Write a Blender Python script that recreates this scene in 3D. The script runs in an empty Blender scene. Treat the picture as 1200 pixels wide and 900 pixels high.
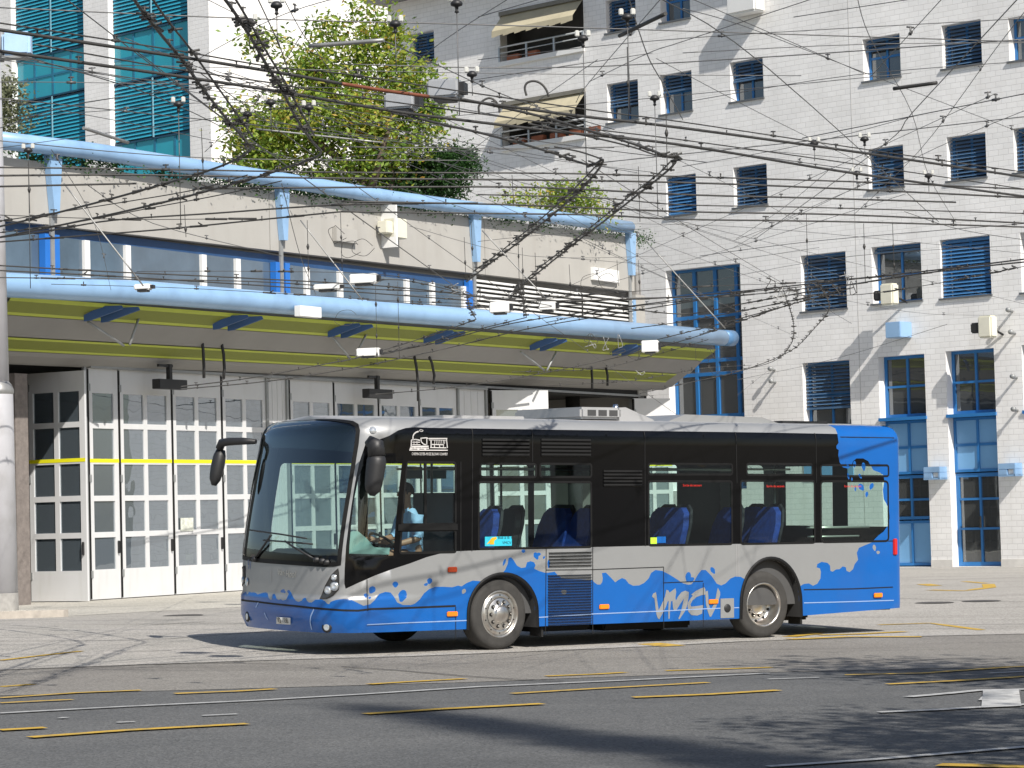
import bpy, bmesh, math, random
from mathutils import Vector, Matrix, noise
from mathutils.geometry import delaunay_2d_cdt, tessellate_polygon
random.seed(7)
SC = bpy.context.scene
COL = SC.collection
# ------------------------------------------------------------------ camera numbers
FPX, PITCH, ROLL, CH = 3000.0, .0516, .0263, 1.61
def ray(px, py):
    a, b = px-600, 450-py
    c, s = math.cos(ROLL), math.sin(ROLL)
    X, V = (a*c+b*s)/FPX, (-a*s+b*c)/FPX
    c, s = math.cos(PITCH), math.sin(PITCH)
    return Vector((X, c-V*s, s+V*c))
CAMP = Vector((0, 0, CH))
def proj(P):
    x, y, z = P[0], P[1], P[2]-CH
    c, s = math.cos(PITCH), math.sin(PITCH)
    d = y*c+z*s; v = -y*s+z*c
    X, Y = FPX*x/d, FPX*v/d
    c, s = math.cos(ROLL), math.sin(ROLL)
    return 600+X*c-Y*s, 450-(X*s+Y*c)
def at_z(px, py, z=0.0):          # point on the horizontal plane at height z
    r = ray(px, py); return CAMP+r*((z-CH)/r.z)
def at_d(px, py, d):              # point at depth d
    r = ray(px, py); return CAMP+r*(d/r.y)
def frame(x, y, z, ang, lean=0, tilt=0):
    return Matrix.Translation((x, y, z)) @ Matrix.Rotation(ang, 4, 'Z') @ Matrix.Rotation(tilt, 4, 'Y') @ Matrix.Rotation(lean, 4, 'X')
def at(M, px, py, y=0.0):         # (x, z) on the local plane y = const of a frame
    I = M.inverted(); o = I @ CAMP; r = I.to_3x3() @ ray(px, py)
    t = (y-o.y)/r.y; p = o+r*t
    return p.x, p.z
def ang(yaw): return math.atan2(math.cos(yaw), math.sin(yaw))
BUS = frame(-.2186, 30.995, 0, ang(.975), .02, .014)
KD, KF = .90, 1.05              # real size of the depot and of the flats
DEP = frame(-8.804*KD, 56.878*KD, CH*(1-KD), ang(.533)) @ Matrix.Scale(KD, 4)
FAC = frame(7.1248*KF, 69.7146*KF, CH*(1-KF), ang(2.3195)) @ Matrix.Scale(KF, 4)
TEAL = frame(-9.8, 85, 0, ang(2.3195))
def sst(a, b, x):
    t = max(0, min(1, (x-a)/(b-a))); return t*t*(3-2*t)
def gh(x, y):                     # gentle crossfall of the yard under the bus
    dx, dy = x+.2186, y-30.995
    t = dx*.828+dy*.561; p = -dx*.561+dy*.828
    w = (1-sst(8, 18, abs(t)))*(1-sst(5, 14, abs(p-1)))
    a = DEP.inverted() @ Vector((x, y, 0)); b = FAC.inverted() @ Vector((x, y, 0))
    z = CH*(1-KD)*sst(14, 1.5, -a.y)*(sst(27, 20, a.x) if a.y < 0 else 1) if a.y > -14 else 0
    z2 = CH*(1-KF)*sst(14, 1.5, -b.y)*sst(-12, -4, b.x) if b.y > -14 else 0
    return (-.014*t+.02*max(p, -2))*w+z+z2
# ------------------------------------------------------------------ object helpers
def tag(o, label=None, cat=None, group=None, kind=None):
    if label: o['label'] = label
    if cat: o['category'] = cat
    if group: o['group'] = group
    if kind: o['kind'] = kind
    return o
def empty(name, M, label, cat, group=None):
    o = bpy.data.objects.new(name, None); COL.objects.link(o)
    o.empty_display_size = .3
    o.matrix_world = M if isinstance(M, Matrix) else Matrix.Translation(M)
    return tag(o, label, cat, group)
class MB:
    """collects shapes and links them as one mesh object"""
    def __init__(s): s.v = []; s.f = []; s.m = []; s.sm = []
    def face(s, pts, m=0, smooth=False):
        b = len(s.v); s.v += [tuple(p) for p in pts]; s.f.append(tuple(range(b, b+len(pts)))); s.m.append(m); s.sm.append(smooth)
    def mesh(s, vs, fs, m=0, smooth=False):
        b = len(s.v); s.v += [tuple(p) for p in vs]
        for f in fs: s.f.append(tuple(i+b for i in f)); s.m.append(m); s.sm.append(smooth)
    def box(s, x0, x1, y0, y1, z0, z1, m=0, R=None, bev=0):
        if bev:
            bm = bmesh.new(); bmesh.ops.create_cube(bm, size=1)
            bmesh.ops.scale(bm, vec=(x1-x0, y1-y0, z1-z0), verts=bm.verts)
            bmesh.ops.translate(bm, vec=((x0+x1)/2, (y0+y1)/2, (z0+z1)/2), verts=bm.verts)
            bmesh.ops.bevel(bm, geom=bm.edges[:], offset=bev, segments=2, affect='EDGES', clamp_overlap=True)
            bm.verts.index_update()
            vs = [v.co.copy() for v in bm.verts]; fs = [[v.index for v in f.verts] for f in bm.faces]; bm.free()
        else:
            vs = [Vector((x, y, z)) for x in (x0, x1) for y in (y0, y1) for z in (z0, z1)]
            fs = [(0, 1, 3, 2), (4, 6, 7, 5), (0, 4, 5, 1), (2, 3, 7, 6), (0, 2, 6, 4), (1, 5, 7, 3)]
        if R is not None: vs = [R @ v for v in vs]
        s.mesh(vs, fs, m); return s
    def tube(s, pts, r, n=8, m=0, cap=True, smooth=True):
        pts = [Vector(p) for p in pts]
        rs = r if isinstance(r, (list, tuple)) else [r]*len(pts)
        vs = []; prev = None
        for i, p in enumerate(pts):
            d = (pts[min(i+1, len(pts)-1)]-pts[max(i-1, 0)])
            if d.length < 1e-9: d = Vector((0, 0, 1))
            d.normalize()
            if prev is None:
                a = Vector((0, 0, 1)) if abs(d.z) < .9 else Vector((1, 0, 0))
                a = (a-d*a.dot(d)).normalized()
            else:
                a = (prev-d*prev.dot(d)); a = a.normalized() if a.length > 1e-6 else d.orthogonal().normalized()
            prev = a; b = d.cross(a)
            for k in range(n):
                t = 2*math.pi*k/n; vs.append(p+(a*math.cos(t)+b*math.sin(t))*rs[i])
        fs = []
        for i in range(len(pts)-1):
            for k in range(n):
                k2 = (k+1) % n; fs.append((i*n+k, i*n+k2, (i+1)*n+k2, (i+1)*n+k))
        b0 = len(s.f); s.mesh(vs, fs, m, smooth)
        if cap:
            b = len(s.v)-len(vs)
            s.f.append(tuple(b+k for k in range(n))[::-1]); s.m.append(m); s.sm.append(False)
            s.f.append(tuple(b+(len(pts)-1)*n+k for k in range(n))); s.m.append(m); s.sm.append(False)
        return s
    def lathe(s, prof, c, axis, n=32, m=0, smooth=True):
        """prof: (radius, distance along axis)"""
        c = Vector(c); ax = Vector(axis).normalized(); a = ax.orthogonal().normalized(); b = ax.cross(a)
        vs = []
        for r, h in prof:
            for k in range(n):
                t = 2*math.pi*k/n; vs.append(c+ax*h+(a*math.cos(t)+b*math.sin(t))*r)
        fs = []
        for i in range(len(prof)-1):
            for k in range(n):
                k2 = (k+1) % n; fs.append((i*n+k, i*n+k2, (i+1)*n+k2, (i+1)*n+k))
        s.mesh(vs, fs, m, smooth); return s
    def prism(s, poly, fn, d0, d1, m=0):
        """flat polygon (u,v) extruded between fn(u,v,d0) and fn(u,v,d1)"""
        tr = tessellate_polygon([[Vector((u, v, 0)) for u, v in poly]]); n = len(poly)
        A = [fn(u, v, d0) for u, v in poly]; B = [fn(u, v, d1) for u, v in poly]
        fs = [tuple(t) for t in tr]+[tuple(i+n for i in t[::-1]) for t in tr]+[(i, (i+1) % n, (i+1) % n+n, i+n) for i in range(n)]
        s.mesh(A+B, fs, m); return s
    def build(s, name, mats, parent=None, M=None):
        me = bpy.data.meshes.new(name); me.from_pydata(s.v, [], s.f)
        mats = mats if isinstance(mats, (list, tuple)) else [mats]
        for x in mats: me.materials.append(x)
        me.polygons.foreach_set('material_index', s.m); me.polygons.foreach_set('use_smooth', s.sm)
        bm = bmesh.new(); bm.from_mesh(me); bmesh.ops.remove_doubles(bm, verts=bm.verts, dist=1e-5)
        bmesh.ops.recalc_face_normals(bm, faces=bm.faces); bm.to_mesh(me); bm.free()
        me.update()
        o = bpy.data.objects.new(name, me); COL.objects.link(o)
        if parent: o.parent = parent
        if M is not None: o.matrix_world = M
        return o
def origin(o, c):                 # move a world-space mesh's origin to c
    c = Vector(c)
    for v in o.data.vertices: v.co -= c
    o.location = c; return o
def copy_tree(o, parent=None):
    c = o.copy(); COL.objects.link(c); c.parent = parent
    for ch in [x for x in bpy.data.objects if x.parent == o]: copy_tree(ch, c)
    return c
# ------------------------------------------------------------------ materials
def nodes(name):
    m = bpy.data.materials.new(name); m.use_nodes = True
    nt = m.node_tree; return m, nt, nt.nodes['Principled BSDF'], nt.nodes, nt.links
def mat(name, col, rough=.6, metal=0, var=.12, scale=3.0, bump=0, bscale=40, spec=.5, coat=0, dirt=None, vec='Object'):
    m, nt, P, N, L = nodes(name)
    P.inputs['Roughness'].default_value = rough; P.inputs['Metallic'].default_value = metal
    P.inputs['Specular IOR Level'].default_value = spec; P.inputs['Coat Weight'].default_value = coat
    tc = N.new('ShaderNodeTexCoord'); no = N.new('ShaderNodeTexNoise'); no.inputs['Scale'].default_value = scale
    no.inputs['Detail'].default_value = 6; no.inputs['Roughness'].default_value = .6
    L.new(tc.outputs[vec], no.inputs['Vector'])
    mr = N.new('ShaderNodeMapRange'); mr.inputs['From Min'].default_value = .3; mr.inputs['From Max'].default_value = .7
    mr.inputs['To Min'].default_value = 1-var; mr.inputs['To Max'].default_value = 1+var
    L.new(no.outputs['Fac'], mr.inputs['Value'])
    hs = N.new('ShaderNodeHueSaturation'); hs.inputs['Color'].default_value = (*col, 1)
    L.new(mr.outputs['Result'], hs.inputs['Value'])
    out = hs.outputs['Color']
    if dirt:
        n2 = N.new('ShaderNodeTexNoise'); n2.inputs['Scale'].default_value = dirt[1]; n2.inputs['Detail'].default_value = 8
        mp = N.new('ShaderNodeMapping'); mp.inputs['Scale'].default_value = dirt[3] if len(dirt) > 3 else (1, 1, 1)
        L.new(tc.outputs[vec], mp.inputs['Vector']); L.new(mp.outputs['Vector'], n2.inputs['Vector'])
        r2 = N.new('ShaderNodeMapRange'); r2.inputs['From Min'].default_value = .5; r2.inputs['From Max'].default_value = .75
        r2.inputs['To Max'].default_value = dirt[2]
        L.new(n2.outputs['Fac'], r2.inputs['Value'])
        mx = N.new('ShaderNodeMix'); mx.data_type = 'RGBA'; mx.inputs[7].default_value = (*dirt[0], 1)
        L.new(out, mx.inputs[6]); L.new(r2.outputs['Result'], mx.inputs[0]); out = mx.outputs[2]
    L.new(out, P.inputs['Base Color'])
    if bump:
        bn = N.new('ShaderNodeTexNoise'); bn.inputs['Scale'].default_value = bscale; bn.inputs['Detail'].default_value = 4
        L.new(tc.outputs[vec], bn.inputs['Vector'])
        bp = N.new('ShaderNodeBump'); bp.inputs['Strength'].default_value = bump; bp.inputs['Distance'].default_value = .01
        L.new(bn.outputs['Fac'], bp.inputs['Height']); L.new(bp.outputs['Normal'], P.inputs['Normal'])
    return m
def glass(name, tint, refl=.12, rough=.02, dark=None, share=.12):
    """thin tinted pane: see-through plus Fresnel reflection"""
    m = bpy.data.materials.new(name); m.use_nodes = True; nt = m.node_tree; N = nt.nodes; L = nt.links
    N.remove(N['Principled BSDF']); out = N['Material Output']
    tr = N.new('ShaderNodeBsdfTransparent'); tr.inputs['Color'].default_value = (*tint, 1)
    gl = N.new('ShaderNodeBsdfGlossy'); gl.inputs['Roughness'].default_value = rough; gl.inputs['Color'].default_value = (.9, .95, 1, 1)
    no = N.new('ShaderNodeTexNoise'); no.inputs['Scale'].default_value = .9
    tc = N.new('ShaderNodeTexCoord'); L.new(tc.outputs['Object'], no.inputs['Vector'])
    bp = N.new('ShaderNodeBump'); bp.inputs['Strength'].default_value = .08; bp.inputs['Distance'].default_value = .05
    L.new(no.outputs['Fac'], bp.inputs['Height']); L.new(bp.outputs['Normal'], gl.inputs['Normal'])
    fr = N.new('ShaderNodeLayerWeight'); fr.inputs['Blend'].default_value = .5
    pw = N.new('ShaderNodeMath'); pw.operation = 'POWER'; pw.inputs[1].default_value = 4.2; L.new(fr.outputs['Facing'], pw.inputs[0])
    ad = N.new('ShaderNodeMath'); ad.operation = 'ADD'; ad.use_clamp = True; ad.inputs[1].default_value = refl
    L.new(pw.outputs[0], ad.inputs[0])
    mx = N.new('ShaderNodeMixShader'); L.new(ad.outputs[0], mx.inputs[0]); L.new(tr.outputs[0], mx.inputs[1]); L.new(gl.outputs[0], mx.inputs[2])
    last = mx.outputs[0]
    if dark:  # diffuse tone mixed in to stand for reflections
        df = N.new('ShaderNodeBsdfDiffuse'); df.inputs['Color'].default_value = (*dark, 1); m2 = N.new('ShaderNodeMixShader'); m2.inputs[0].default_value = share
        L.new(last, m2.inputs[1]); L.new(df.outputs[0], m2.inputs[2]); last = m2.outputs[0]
    L.new(last, out.inputs['Surface']); return m
M = {}
M['silver'] = mat('silver paint', (.33, .335, .335), .38, .35, .03, 2, coat=.3)
M['blue'] = mat('bus blue paint', (.001, .104, .40), .33, 0, .05, 2, coat=.5, dirt=((.03, .09, .3), 1.5, .35))
M['black'] = mat('black bus panel', (.003, .003, .0035), .12, 0, .1, 2, spec=.35)
M['rubber'] = mat('rubber', (.025, .024, .023), .8, 0, .15, 8, bump=.1)
M['seal'] = mat('black seal', (.006, .006, .006), .6, 0, .1, spec=.3)
M['tyre'] = mat('tyre rubber', (.042, .040, .037), .85, 0, .2, 6, bump=.3, bscale=60)
M['rim'] = mat('steel rim', (.62, .60, .56), .28, .9, .15, 8, dirt=((.25, .15, .1), 5, .6))
M['dark'] = mat('underbody', (.012, .012, .012), .9, 0, .2)
M['plastic'] = mat('dark plastic', (.022, .022, .023), .5, 0, .1)
M['chrome'] = mat('chrome', (.75, .75, .75), .12, 1, .05)
M['orange'] = mat('orange reflector', (.9, .25, .01), .25, 0, .05, coat=.5)
M['red'] = mat('red lens', (.55, .02, .02), .25, 0, .05, coat=.5)
M['lamp'] = mat('lamp lens', (.75, .78, .8), .08, .6, .1)
M['seatblue'] = mat('seat cloth', (.008, .04, .24), .8, 0, .3, 12)
M['seatdark'] = mat('seat dark', (.02, .02, .025), .6, 0, .1)
M['busin'] = mat('bus interior', (.07, .07, .07), .8, 0, .1)
M['ventblack'] = mat('vent black', (.004, .004, .004), .7, 0, .1)
M['roofgrey'] = mat('bus roof', (.42, .42, .42), .4, .3, .06)
M['busglass'] = glass('bus glass', (.70, .83, .79), .07)
M['tintglass'] = glass('tinted bus glass', (.10, .14, .13), .07)
M['doorglass'] = glass('windscreen glass', (.58, .70, .67), .11)
M['white'] = mat('white enamel', (.80, .80, .78), .45, 0, .04, 2)
M['cream'] = mat('cream enamel', (.72, .70, .58), .5, 0, .05, 3)
# ================================================================== the bus
W = 2.62
near = [(6.58, W/2), (6.58, .5), (6.57, .14), (6.53, .04), (6.44, 0)]
nose = [(-1.55, 0), (-1.85, .015), (-2.10, .08), (-2.27, .26), (-2.36, .55), (-2.40, .9), (-2.415, W/2)]
half = near+nose
ctrl = half+[(x, W-y) for x, y in half[::-1][1:]]
def chaikin(P, n=2):
    for _ in range(n):
        Q = [P[0]]
        for a, b in zip(P, P[1:]):
            Q += [(a[0]*.75+b[0]*.25, a[1]*.75+b[1]*.25), (a[0]*.25+b[0]*.75, a[1]*.25+b[1]*.75)]
        P = Q+[P[-1]]
    return P
OUT = chaikin(ctrl, 3)
CUM = [0]
for a, b in zip(OUT, OUT[1:]): CUM.append(CUM[-1]+math.hypot(b[0]-a[0], b[1]-a[1]))
TT = CUM[-1]
import bisect
def outl(t):
    t = max(0, min(TT-1e-6, t)); i = min(bisect.bisect_right(CUM, t)-1, len(OUT)-2); k = (t-CUM[i])/(CUM[i+1]-CUM[i])
    a, b = OUT[i], OUT[i+1]; return a[0]+(b[0]-a[0])*k, a[1]+(b[1]-a[1])*k
ts = [t*.01 for t in range(int(TT*100)) if outl(t*.01)[1] < .0005]
T3 = (ts[0]+ts[-1])/2; S3 = outl(T3)[0]      # a point on the near side
def t_of_s(s): return T3+(S3-s)
def t_far(s): return TT-t_of_s(s)
ZR, RR = 2.58, .21             # start and radius of the roof rounding
def rake(z):
    return .02*sst(.5, .2, z)+ (0 if z < 1.15 else .30*((z-1.15)/1.65)**1.25) + .03*sst(.72, .6, z)*0
def PB(t, v, off=0.0):
    x, y = outl(t); x1, y1 = outl(t-.012); x2, y2 = outl(t+.012)
    n = Vector((y2-y1, -(x2-x1), 0)); n = -n if n.length == 0 else n.normalized()
    # outward normal
    if n.x*(x-2)+n.y*(y-W/2) < 0: n = -n
    z = v; inset = 0
    nz = 0
    if v > ZR:
        a = min((v-ZR)/RR, math.pi/2); z = ZR+RR*math.sin(a); inset = RR*(1-math.cos(a)); nz = math.sin(a)
    w = sst(-.9, -1.9, x)
    p = Vector((x, y, z))-n*inset+Vector((rake(z)*w, 0, 0))
    p += (n*(1-nz)+Vector((0, 0, nz)))*off
    if x < -.9: p -= n*(-.022*sst(.70, .655, z)*w)+n*(.05*sst(.42, .26, z)*w)
    return p
def solve(px, py, t0, v0):
    t, v = t0, v0
    for _ in range(25):
        a = proj(BUS @ PB(t, v)); e = (px-a[0], py-a[1])
        if abs(e[0])+abs(e[1]) < .02: break
        b = proj(BUS @ PB(t+.01, v)); c = proj(BUS @ PB(t, v+.01))
        j = ((b[0]-a[0])/.01, (c[0]-a[0])/.01, (b[1]-a[1])/.01, (c[1]-a[1])/.01)
        d = j[0]*j[3]-j[1]*j[2]
        if abs(d) < 1: d = 1 if d >= 0 else -1
        dt = (e[0]*j[3]-e[1]*j[1])/d; dv = (j[0]*e[1]-j[2]*e[0])/d
        t += max(-.25, min(.25, dt)); v += max(-.25, min(.25, dv))
    return t, v
def side(px, py):
    s, z = at(BUS, px, py, 0.0); return t_of_s(s), z
TF = TT/2                                     # centre of the nose
def front(px, py):
    g = TF+ (330-px)*.011 + .0
    return solve(px, py, TF+(345-px)/60.0*.8, max(.2, min(2.6, 2.6-(py-500)/100)))
def cv(pts, sc, ox, oy, fn):                  # zoomed crop coordinates to surface coordinates
    return [fn(ox+x/sc, oy+y/sc) for x, y in pts]
# ---- paint outlines
wave_front = [(75,430),(105,420),(135,400),(150,425),(165,400),(185,408),(200,405),(220,410),(240,425),(255,420),(285,410),(312,405),(328,415),(335,450),(350,470),(362,470),(370,425),(385,418),(395,430),(405,460),(425,475),(440,465),(460,478),(490,470),(505,440),(512,420),(498,400),(505,385),(520,388),(540,420),(555,455),(575,480),(600,490),(625,480),(640,460),(660,452),(672,480),(690,495),(715,495),(735,480),(745,470),(775,470),(800,468),(830,482),(850,505),(868,510),(880,490),(920,475),(960,468),(1000,465),(1040,468)]
wf = [(270+x/7.5, 640+y/7.5) for x, y in wave_front]
side_px = []
def addp(pts, sc, ox, oy):
    global side_px; side_px += [(ox+x/sc, oy+y/sc) for x, y in pts]
addp([(735,410),(760,415),(790,430),(830,450),(870,440),(895,415),(925,380),(960,368),(990,372),(1010,400),(1025,430),(1060,445),(1105,445),(1140,428),(1175,388),(1195,370)], 5, 260, 620)
side_px = side_px[:-2]
addp([(0,448),(30,437),(60,412),(85,377),(115,352),(150,338),(200,338),(250,341),(285,331),(305,336),(335,316),(370,302),(410,305),(440,318),(470,300),(540,262),(560,240),(575,205),(580,170),(595,165),(610,183),(630,215),(655,228),(680,224),(688,195),(710,188),(730,195),(738,212),(730,232),(760,246),(790,255),(812,256),(850,250),(868,270),(900,292),(1000,296),(1070,298),(1082,312),(1100,325),(1118,325)], 5, 480, 620)
addp([(128,312),(132,290),(127,258),(150,255),(175,280),(205,312),(220,300),(245,287),(265,295),(285,320),(310,332),(345,330),(375,315),(400,290),(415,257),(440,240),(480,245),(520,265),(560,290),(600,317),(630,326),(650,324),(668,305),(690,265),(710,240),(735,240),(770,275),(800,320),(825,330),(850,320),(880,290),(910,277),(940,280),(975,300)], 5, 680, 620)
addp([(200,430),(380,440),(410,422),(440,418),(465,432),(490,420),(508,390),(511,350),(505,330),(486,325),(490,305),(515,292),(550,298),(565,315),(567,345),(580,350),(600,336),(620,335),(640,318),(658,325),(662,345),(680,352),(700,335),(710,305),(730,280),(722,240),(735,210),(770,195),(812,178),(822,165),(850,137),(880,115),(905,80),(916,40)], 5, 860, 600)
addp([(1016,670),(1013,640),(997,602),(981,575),(976,520),(985,465),(980,435),(960,420),(920,405),(905,380),(890,352),(860,336),(820,336),(800,352),(791,380),(770,395),(740,388),(722,360),(713,320),(716,287),(703,278),(702,262),(715,245),(712,210),(717,150)], 5, 840, 470)
wave = [front(x, y) for x, y in wf[:-6]]+[solve(x, y, t_of_s(-1.95), .7) for x, y in wf[-6:]]
wave_side = [side(x, y) if x > 432 else solve(x, y, t_of_s(-1.8), .7) for x, y in side_px]
allw = wave+wave_side                         # decreasing t
fw0 = allw[0][0]
# far side continues as a gentle swell, back round to the rear
far = []
for k in range(24):
    t = TT-.9-(TT-.9-fw0-.15)*k/23; far.append((t, .72+.12*math.sin(t*3.1)+.06*math.sin(t*7)))
BLUE = [(TT+1, -1), (TT+1, 3.2), (TT-.75, 3.2), (TT-.75, 1.3)]+far+allw+[(-1, allw[-1][1]+.0), (-1, -1)]
BLUE = [(TT+1, -1), (TT+1, 4), (t_far(5.45), 4), (t_far(5.5), 1.25)]+far+allw+[(allw[-1][0], 4), (-1, 4), (-1, -1)]
spots = [  # droplets (centre, radii, tilt) on the silver
 (884/5+260, 620+357/5, 3.8, 4.6, .5), (1018/5+260, 620+325/5, 3.5, 3.6, 0), (845/5+260, 620+390/5, 3.0, 2.6, .3), (868/5+260, 620+403/5, 2, 1.2, -.5), (1058/5+260, 620+392/5, 5.0, 7.5, .35),
 (480+118/5, 620+305/5, 3.2, 3.6, .3), (480+97/5, 620+325/5, 2.6, 1.6, -.4), (480+555/5, 620+195/5, 1.4, 4.4, .35), (480+667/5, 620+130/5, 2.4, 2.0, 0), (480+742/5, 620+158/5, 3.0, 4.6, -.4), (480+757/5, 620+148/5, 2.6, 2.0, 0), (480+787/5, 620+167/5, 1.2, 1.8, .4), (480+815/5, 620+205/5, 1.6, 5.0, 0),
 (680+632/5, 620+282/5, 3.4, 6.2, .15), (680+648/5, 620+298/5, 4.6, 3.0, -.4), (680+777/5, 620+243/5, 2.6, 4.4, -.5),
 (270+460/7.5, 640+395/7.5, 2.8, 2.0, -.5), (270+475/7.5, 640+404/7.5, 1.6, 1.4, 0)]
dots = [ # silver flecks inside the blue
 (480+318/5, 620+365/5, 2.4, 3.2, .5), (860+826/5, 600+210/5, 2.0, 3.8, -.2), (860+848/5, 600+237/5, 2.2, 2.0, .2),
 (480+905/5, 620+370/5, 3.6, 2.6, 0)]
windrops = [(840+808/5, 470+370/5, 1.8, 4.0, 0), (840+862/5, 470+385/5, 2.4, 5.0, -.1), (840+765/5, 470+368/5, 1.8, 3.4, -.5), (840+842/5, 470+440/5, 1.6, 3.2, -.5), (840+848/5, 470+505/5, 3.2, 4.6, -.6), (840+908/5, 470+500/5, 2.4, 4.2, .4), (840+880/5, 470+547/5, 1.8, 3.4, .1), (840+813/5, 470+515/5, 1.1, 2.8, 0), (840+772/5, 470+440/5, 1.2, 4.0, -.2), (840+793/5, 470+460/5, 1.0, 2.4, 0)]
def ell(cx, cy, rx, ry, a, n=12):
    out = []
    for k in range(n):
        th = 2*math.pi*k/n; u = rx*math.cos(th)*(1 if math.sin(th) < .2 else .75); w = ry*math.sin(th)
        out.append((cx+u*math.cos(a)-w*math.sin(a), cy+u*math.sin(a)+w*math.cos(a)))
    return out
def surf(x, y): return front(x, y) if x < 380 else (side(x, y) if x > 432 else solve(x, y, t_of_s(-1.8), .7))
# black window band on the near side
band_px = [(405,690),(403.5,684),(403.8,668),(405.5,640),(408,620),(411.5,595),(416,566),(421,542),(428,521),(436,510.5),(448,504),(462,501),(480,500),(500,500.8),(660,503.4),(800,505.2),(900,506.6),(985,508.3),(1049,510),(1049,634.5),(1020,634.6),(960,636.2),(860,637.5),(760,639.6),(700,641),(640,643),(560,645),(535,646),(515,649),(500,653),(480,660.5),(460,667),(440,674.5),(420,683)]
band = [solve(x, y, t_of_s(-1.85), 1.5) if x < 432 else side(x, y) for x, y in band_px]
ws_px = [(281.5,652.5),(281.3,640),(282.5,622),(287,590),(293,554),(299,528),(306,507),(313,496.5),(324,493.2),(345,491.6),(370,491.5),(396,492.6),(412,495),(418,498.5),(419.5,505),(418,520),(413.5,548),(409,576),(404,606),(400,634),(398.2,650),(397.6,661),(380,662),(362,661),(340,659.5),(318,658),(300,656.5)]
ws = [front(x, y) for x, y in ws_px]
# make the windscreen symmetric about the nose centre
def inpoly(p, poly):
    x, y = p; c = False; j = len(poly)-1
    for i in range(len(poly)):
        a, b = poly[i], poly[j]
        if (a[1] > y) != (b[1] > y) and x < (b[0]-a[0])*(y-a[1])/(b[1]-a[1])+a[0]: c = not c
        j = i
    return c
def rect(s0, z0, s1, z1, r=.05, farside=False):
    f = t_far if farside else t_of_s
    P = []
    for cx, cz, a0 in ((s1-r, z1-r, 0), (s0+r, z1-r, 90), (s0+r, z0+r, 180), (s1-r, z0+r, 270)):
        for k in range(4):
            a = math.radians(a0+30*k); P.append((f(cx+r*math.cos(a)), cz+r*math.sin(a)))
    return P
def prect(x0, y0, x1, y1, r=.05):             # rectangle from two picture corners on the near side
    a = at(BUS, x0, y0); b = at(BUS, x1, y1); return rect(a[0], b[1], b[0], a[1], r)
winb = 1.25
wins = [('cab', [surf(x, y) for x, y in [(409,652),(409.5,640),(412,610),(415,585),(420,560),(425,546),(432,543),(461,542.5),(461,651)]]),
 ('cabslide', prect(469, 541.5, 534, 614, .03)), ('cablow', prect(469, 622, 534, 647, .02)),
 ('top', prect(563, 543.5, 628, 559, .03)), ('top2', prect(633, 543.5, 693, 559, .03)), ('main', prect(561, 565, 693, 641, .03)),
 ('top3', prect(760, 543.5, 858, 556, .03)), ('main3', prect(760, 564, 858, 637.5, .03)),
 ('top4', prect(875, 543.5, 952, 556.5, .03)), ('main4', prect(868, 563.5, 955, 636, .03)),
 ('top5', prect(962, 545, 1042, 558, .03)), ('main5', prect(962, 564, 1042, 634, .05))]
farwins = [('f', rect(-1.75, .45, -.45, 2.28, .06, True)), ('f', rect(-.3, 1.25, 1.05, 2.28, .05, True)), ('f', rect(1.2, .45, 2.2, 2.28, .06, True)),
 ('f', rect(2.3, 1.25, 3.25, 2.28, .04, True)), ('f', rect(4.0, 1.25, 4.72, 2.28, .04, True)), ('f', rect(5.82, 1.42, 6.28, 2.28, .08, True))]
def rwin(t0, t1, z0, z1): return [(t0, z0), (t1, z0), (t1, z1), (t0, z1)]
farwins += [('r', rwin(.16, W/2-.16, 1.42, 2.26)), ('r', rwin(TT-W/2+.16, TT-.16, 1.42, 2.26))]
# wheel arches
RW = .435
AR = {0: (.03, .475, .44), 1: (.09, .48, .56)}      # offset, half width, height above .45
def arch(i, fs=False):
    f = t_far if fs else t_of_s; P = []; o_, R, H = AR[i]; s0 = (0, WB)[i]+o_
    P.append((f(s0-R-.02), -.2)); P.append((f(s0-R-.01), .30))
    for k in range(17):
        a = math.pi*(1-k/16); P.append((f(s0+R*math.cos(a)*1.0), .45+H*math.sin(a)))
    P.append((f(s0+R+.01), .30)); P.append((f(s0+R+.02), -.2))
    return P
WB = 4.135
arches = [arch(0), arch(1), arch(0, True), arch(1, True)]
def zbot(t):
    x, y = outl(t)
    if x < -1.7: return .27
    if x > 4.4: return .27+.06*(x-4.6)/1.9
    return .27
bb = []
n = 120
for k in range(n+1): t = TT*k/n; bb.append((t, zbot(t)))
ztop = ZR+RR*math.pi/2
bound = bb+[(TT, ztop), (0, ztop)]
def densify(P, d=.12):
    Q = []
    for i in range(len(P)):
        a, b = P[i], P[(i+1) % len(P)]; L = math.hypot(b[0]-a[0], b[1]-a[1])
        m = max(1, int(L/d))
        for k in range(m): Q.append((a[0]+(b[0]-a[0])*k/m, a[1]+(b[1]-a[1])*k/m))
    return Q
def clampP(P): return [(min(TT, max(0, t)), v) for t, v in P]
polys = [densify(bound, .15), densify(clampP([(t, min(ztop, max(0.1, v))) for t, v in BLUE]), .12), densify(band, .15), densify(ws, .1)]
polys += [densify(p, .3) for _, p in wins+farwins]+arches
SP = [[surf(*q) for q in ell(*s)] for s in spots]; DT = [[surf(*q) for q in ell(*s)] for s in dots]
WD = [[side(*q) for q in ell(*s)] for s in windrops]
polys += SP+DT+WD
V2 = []; E2 = []
for P in polys:
    b = len(V2); V2 += [Vector(p) for p in P]; E2 += [(b+i, b+(i+1) % len(P)) for i in range(len(P))]
t = 0.02
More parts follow.
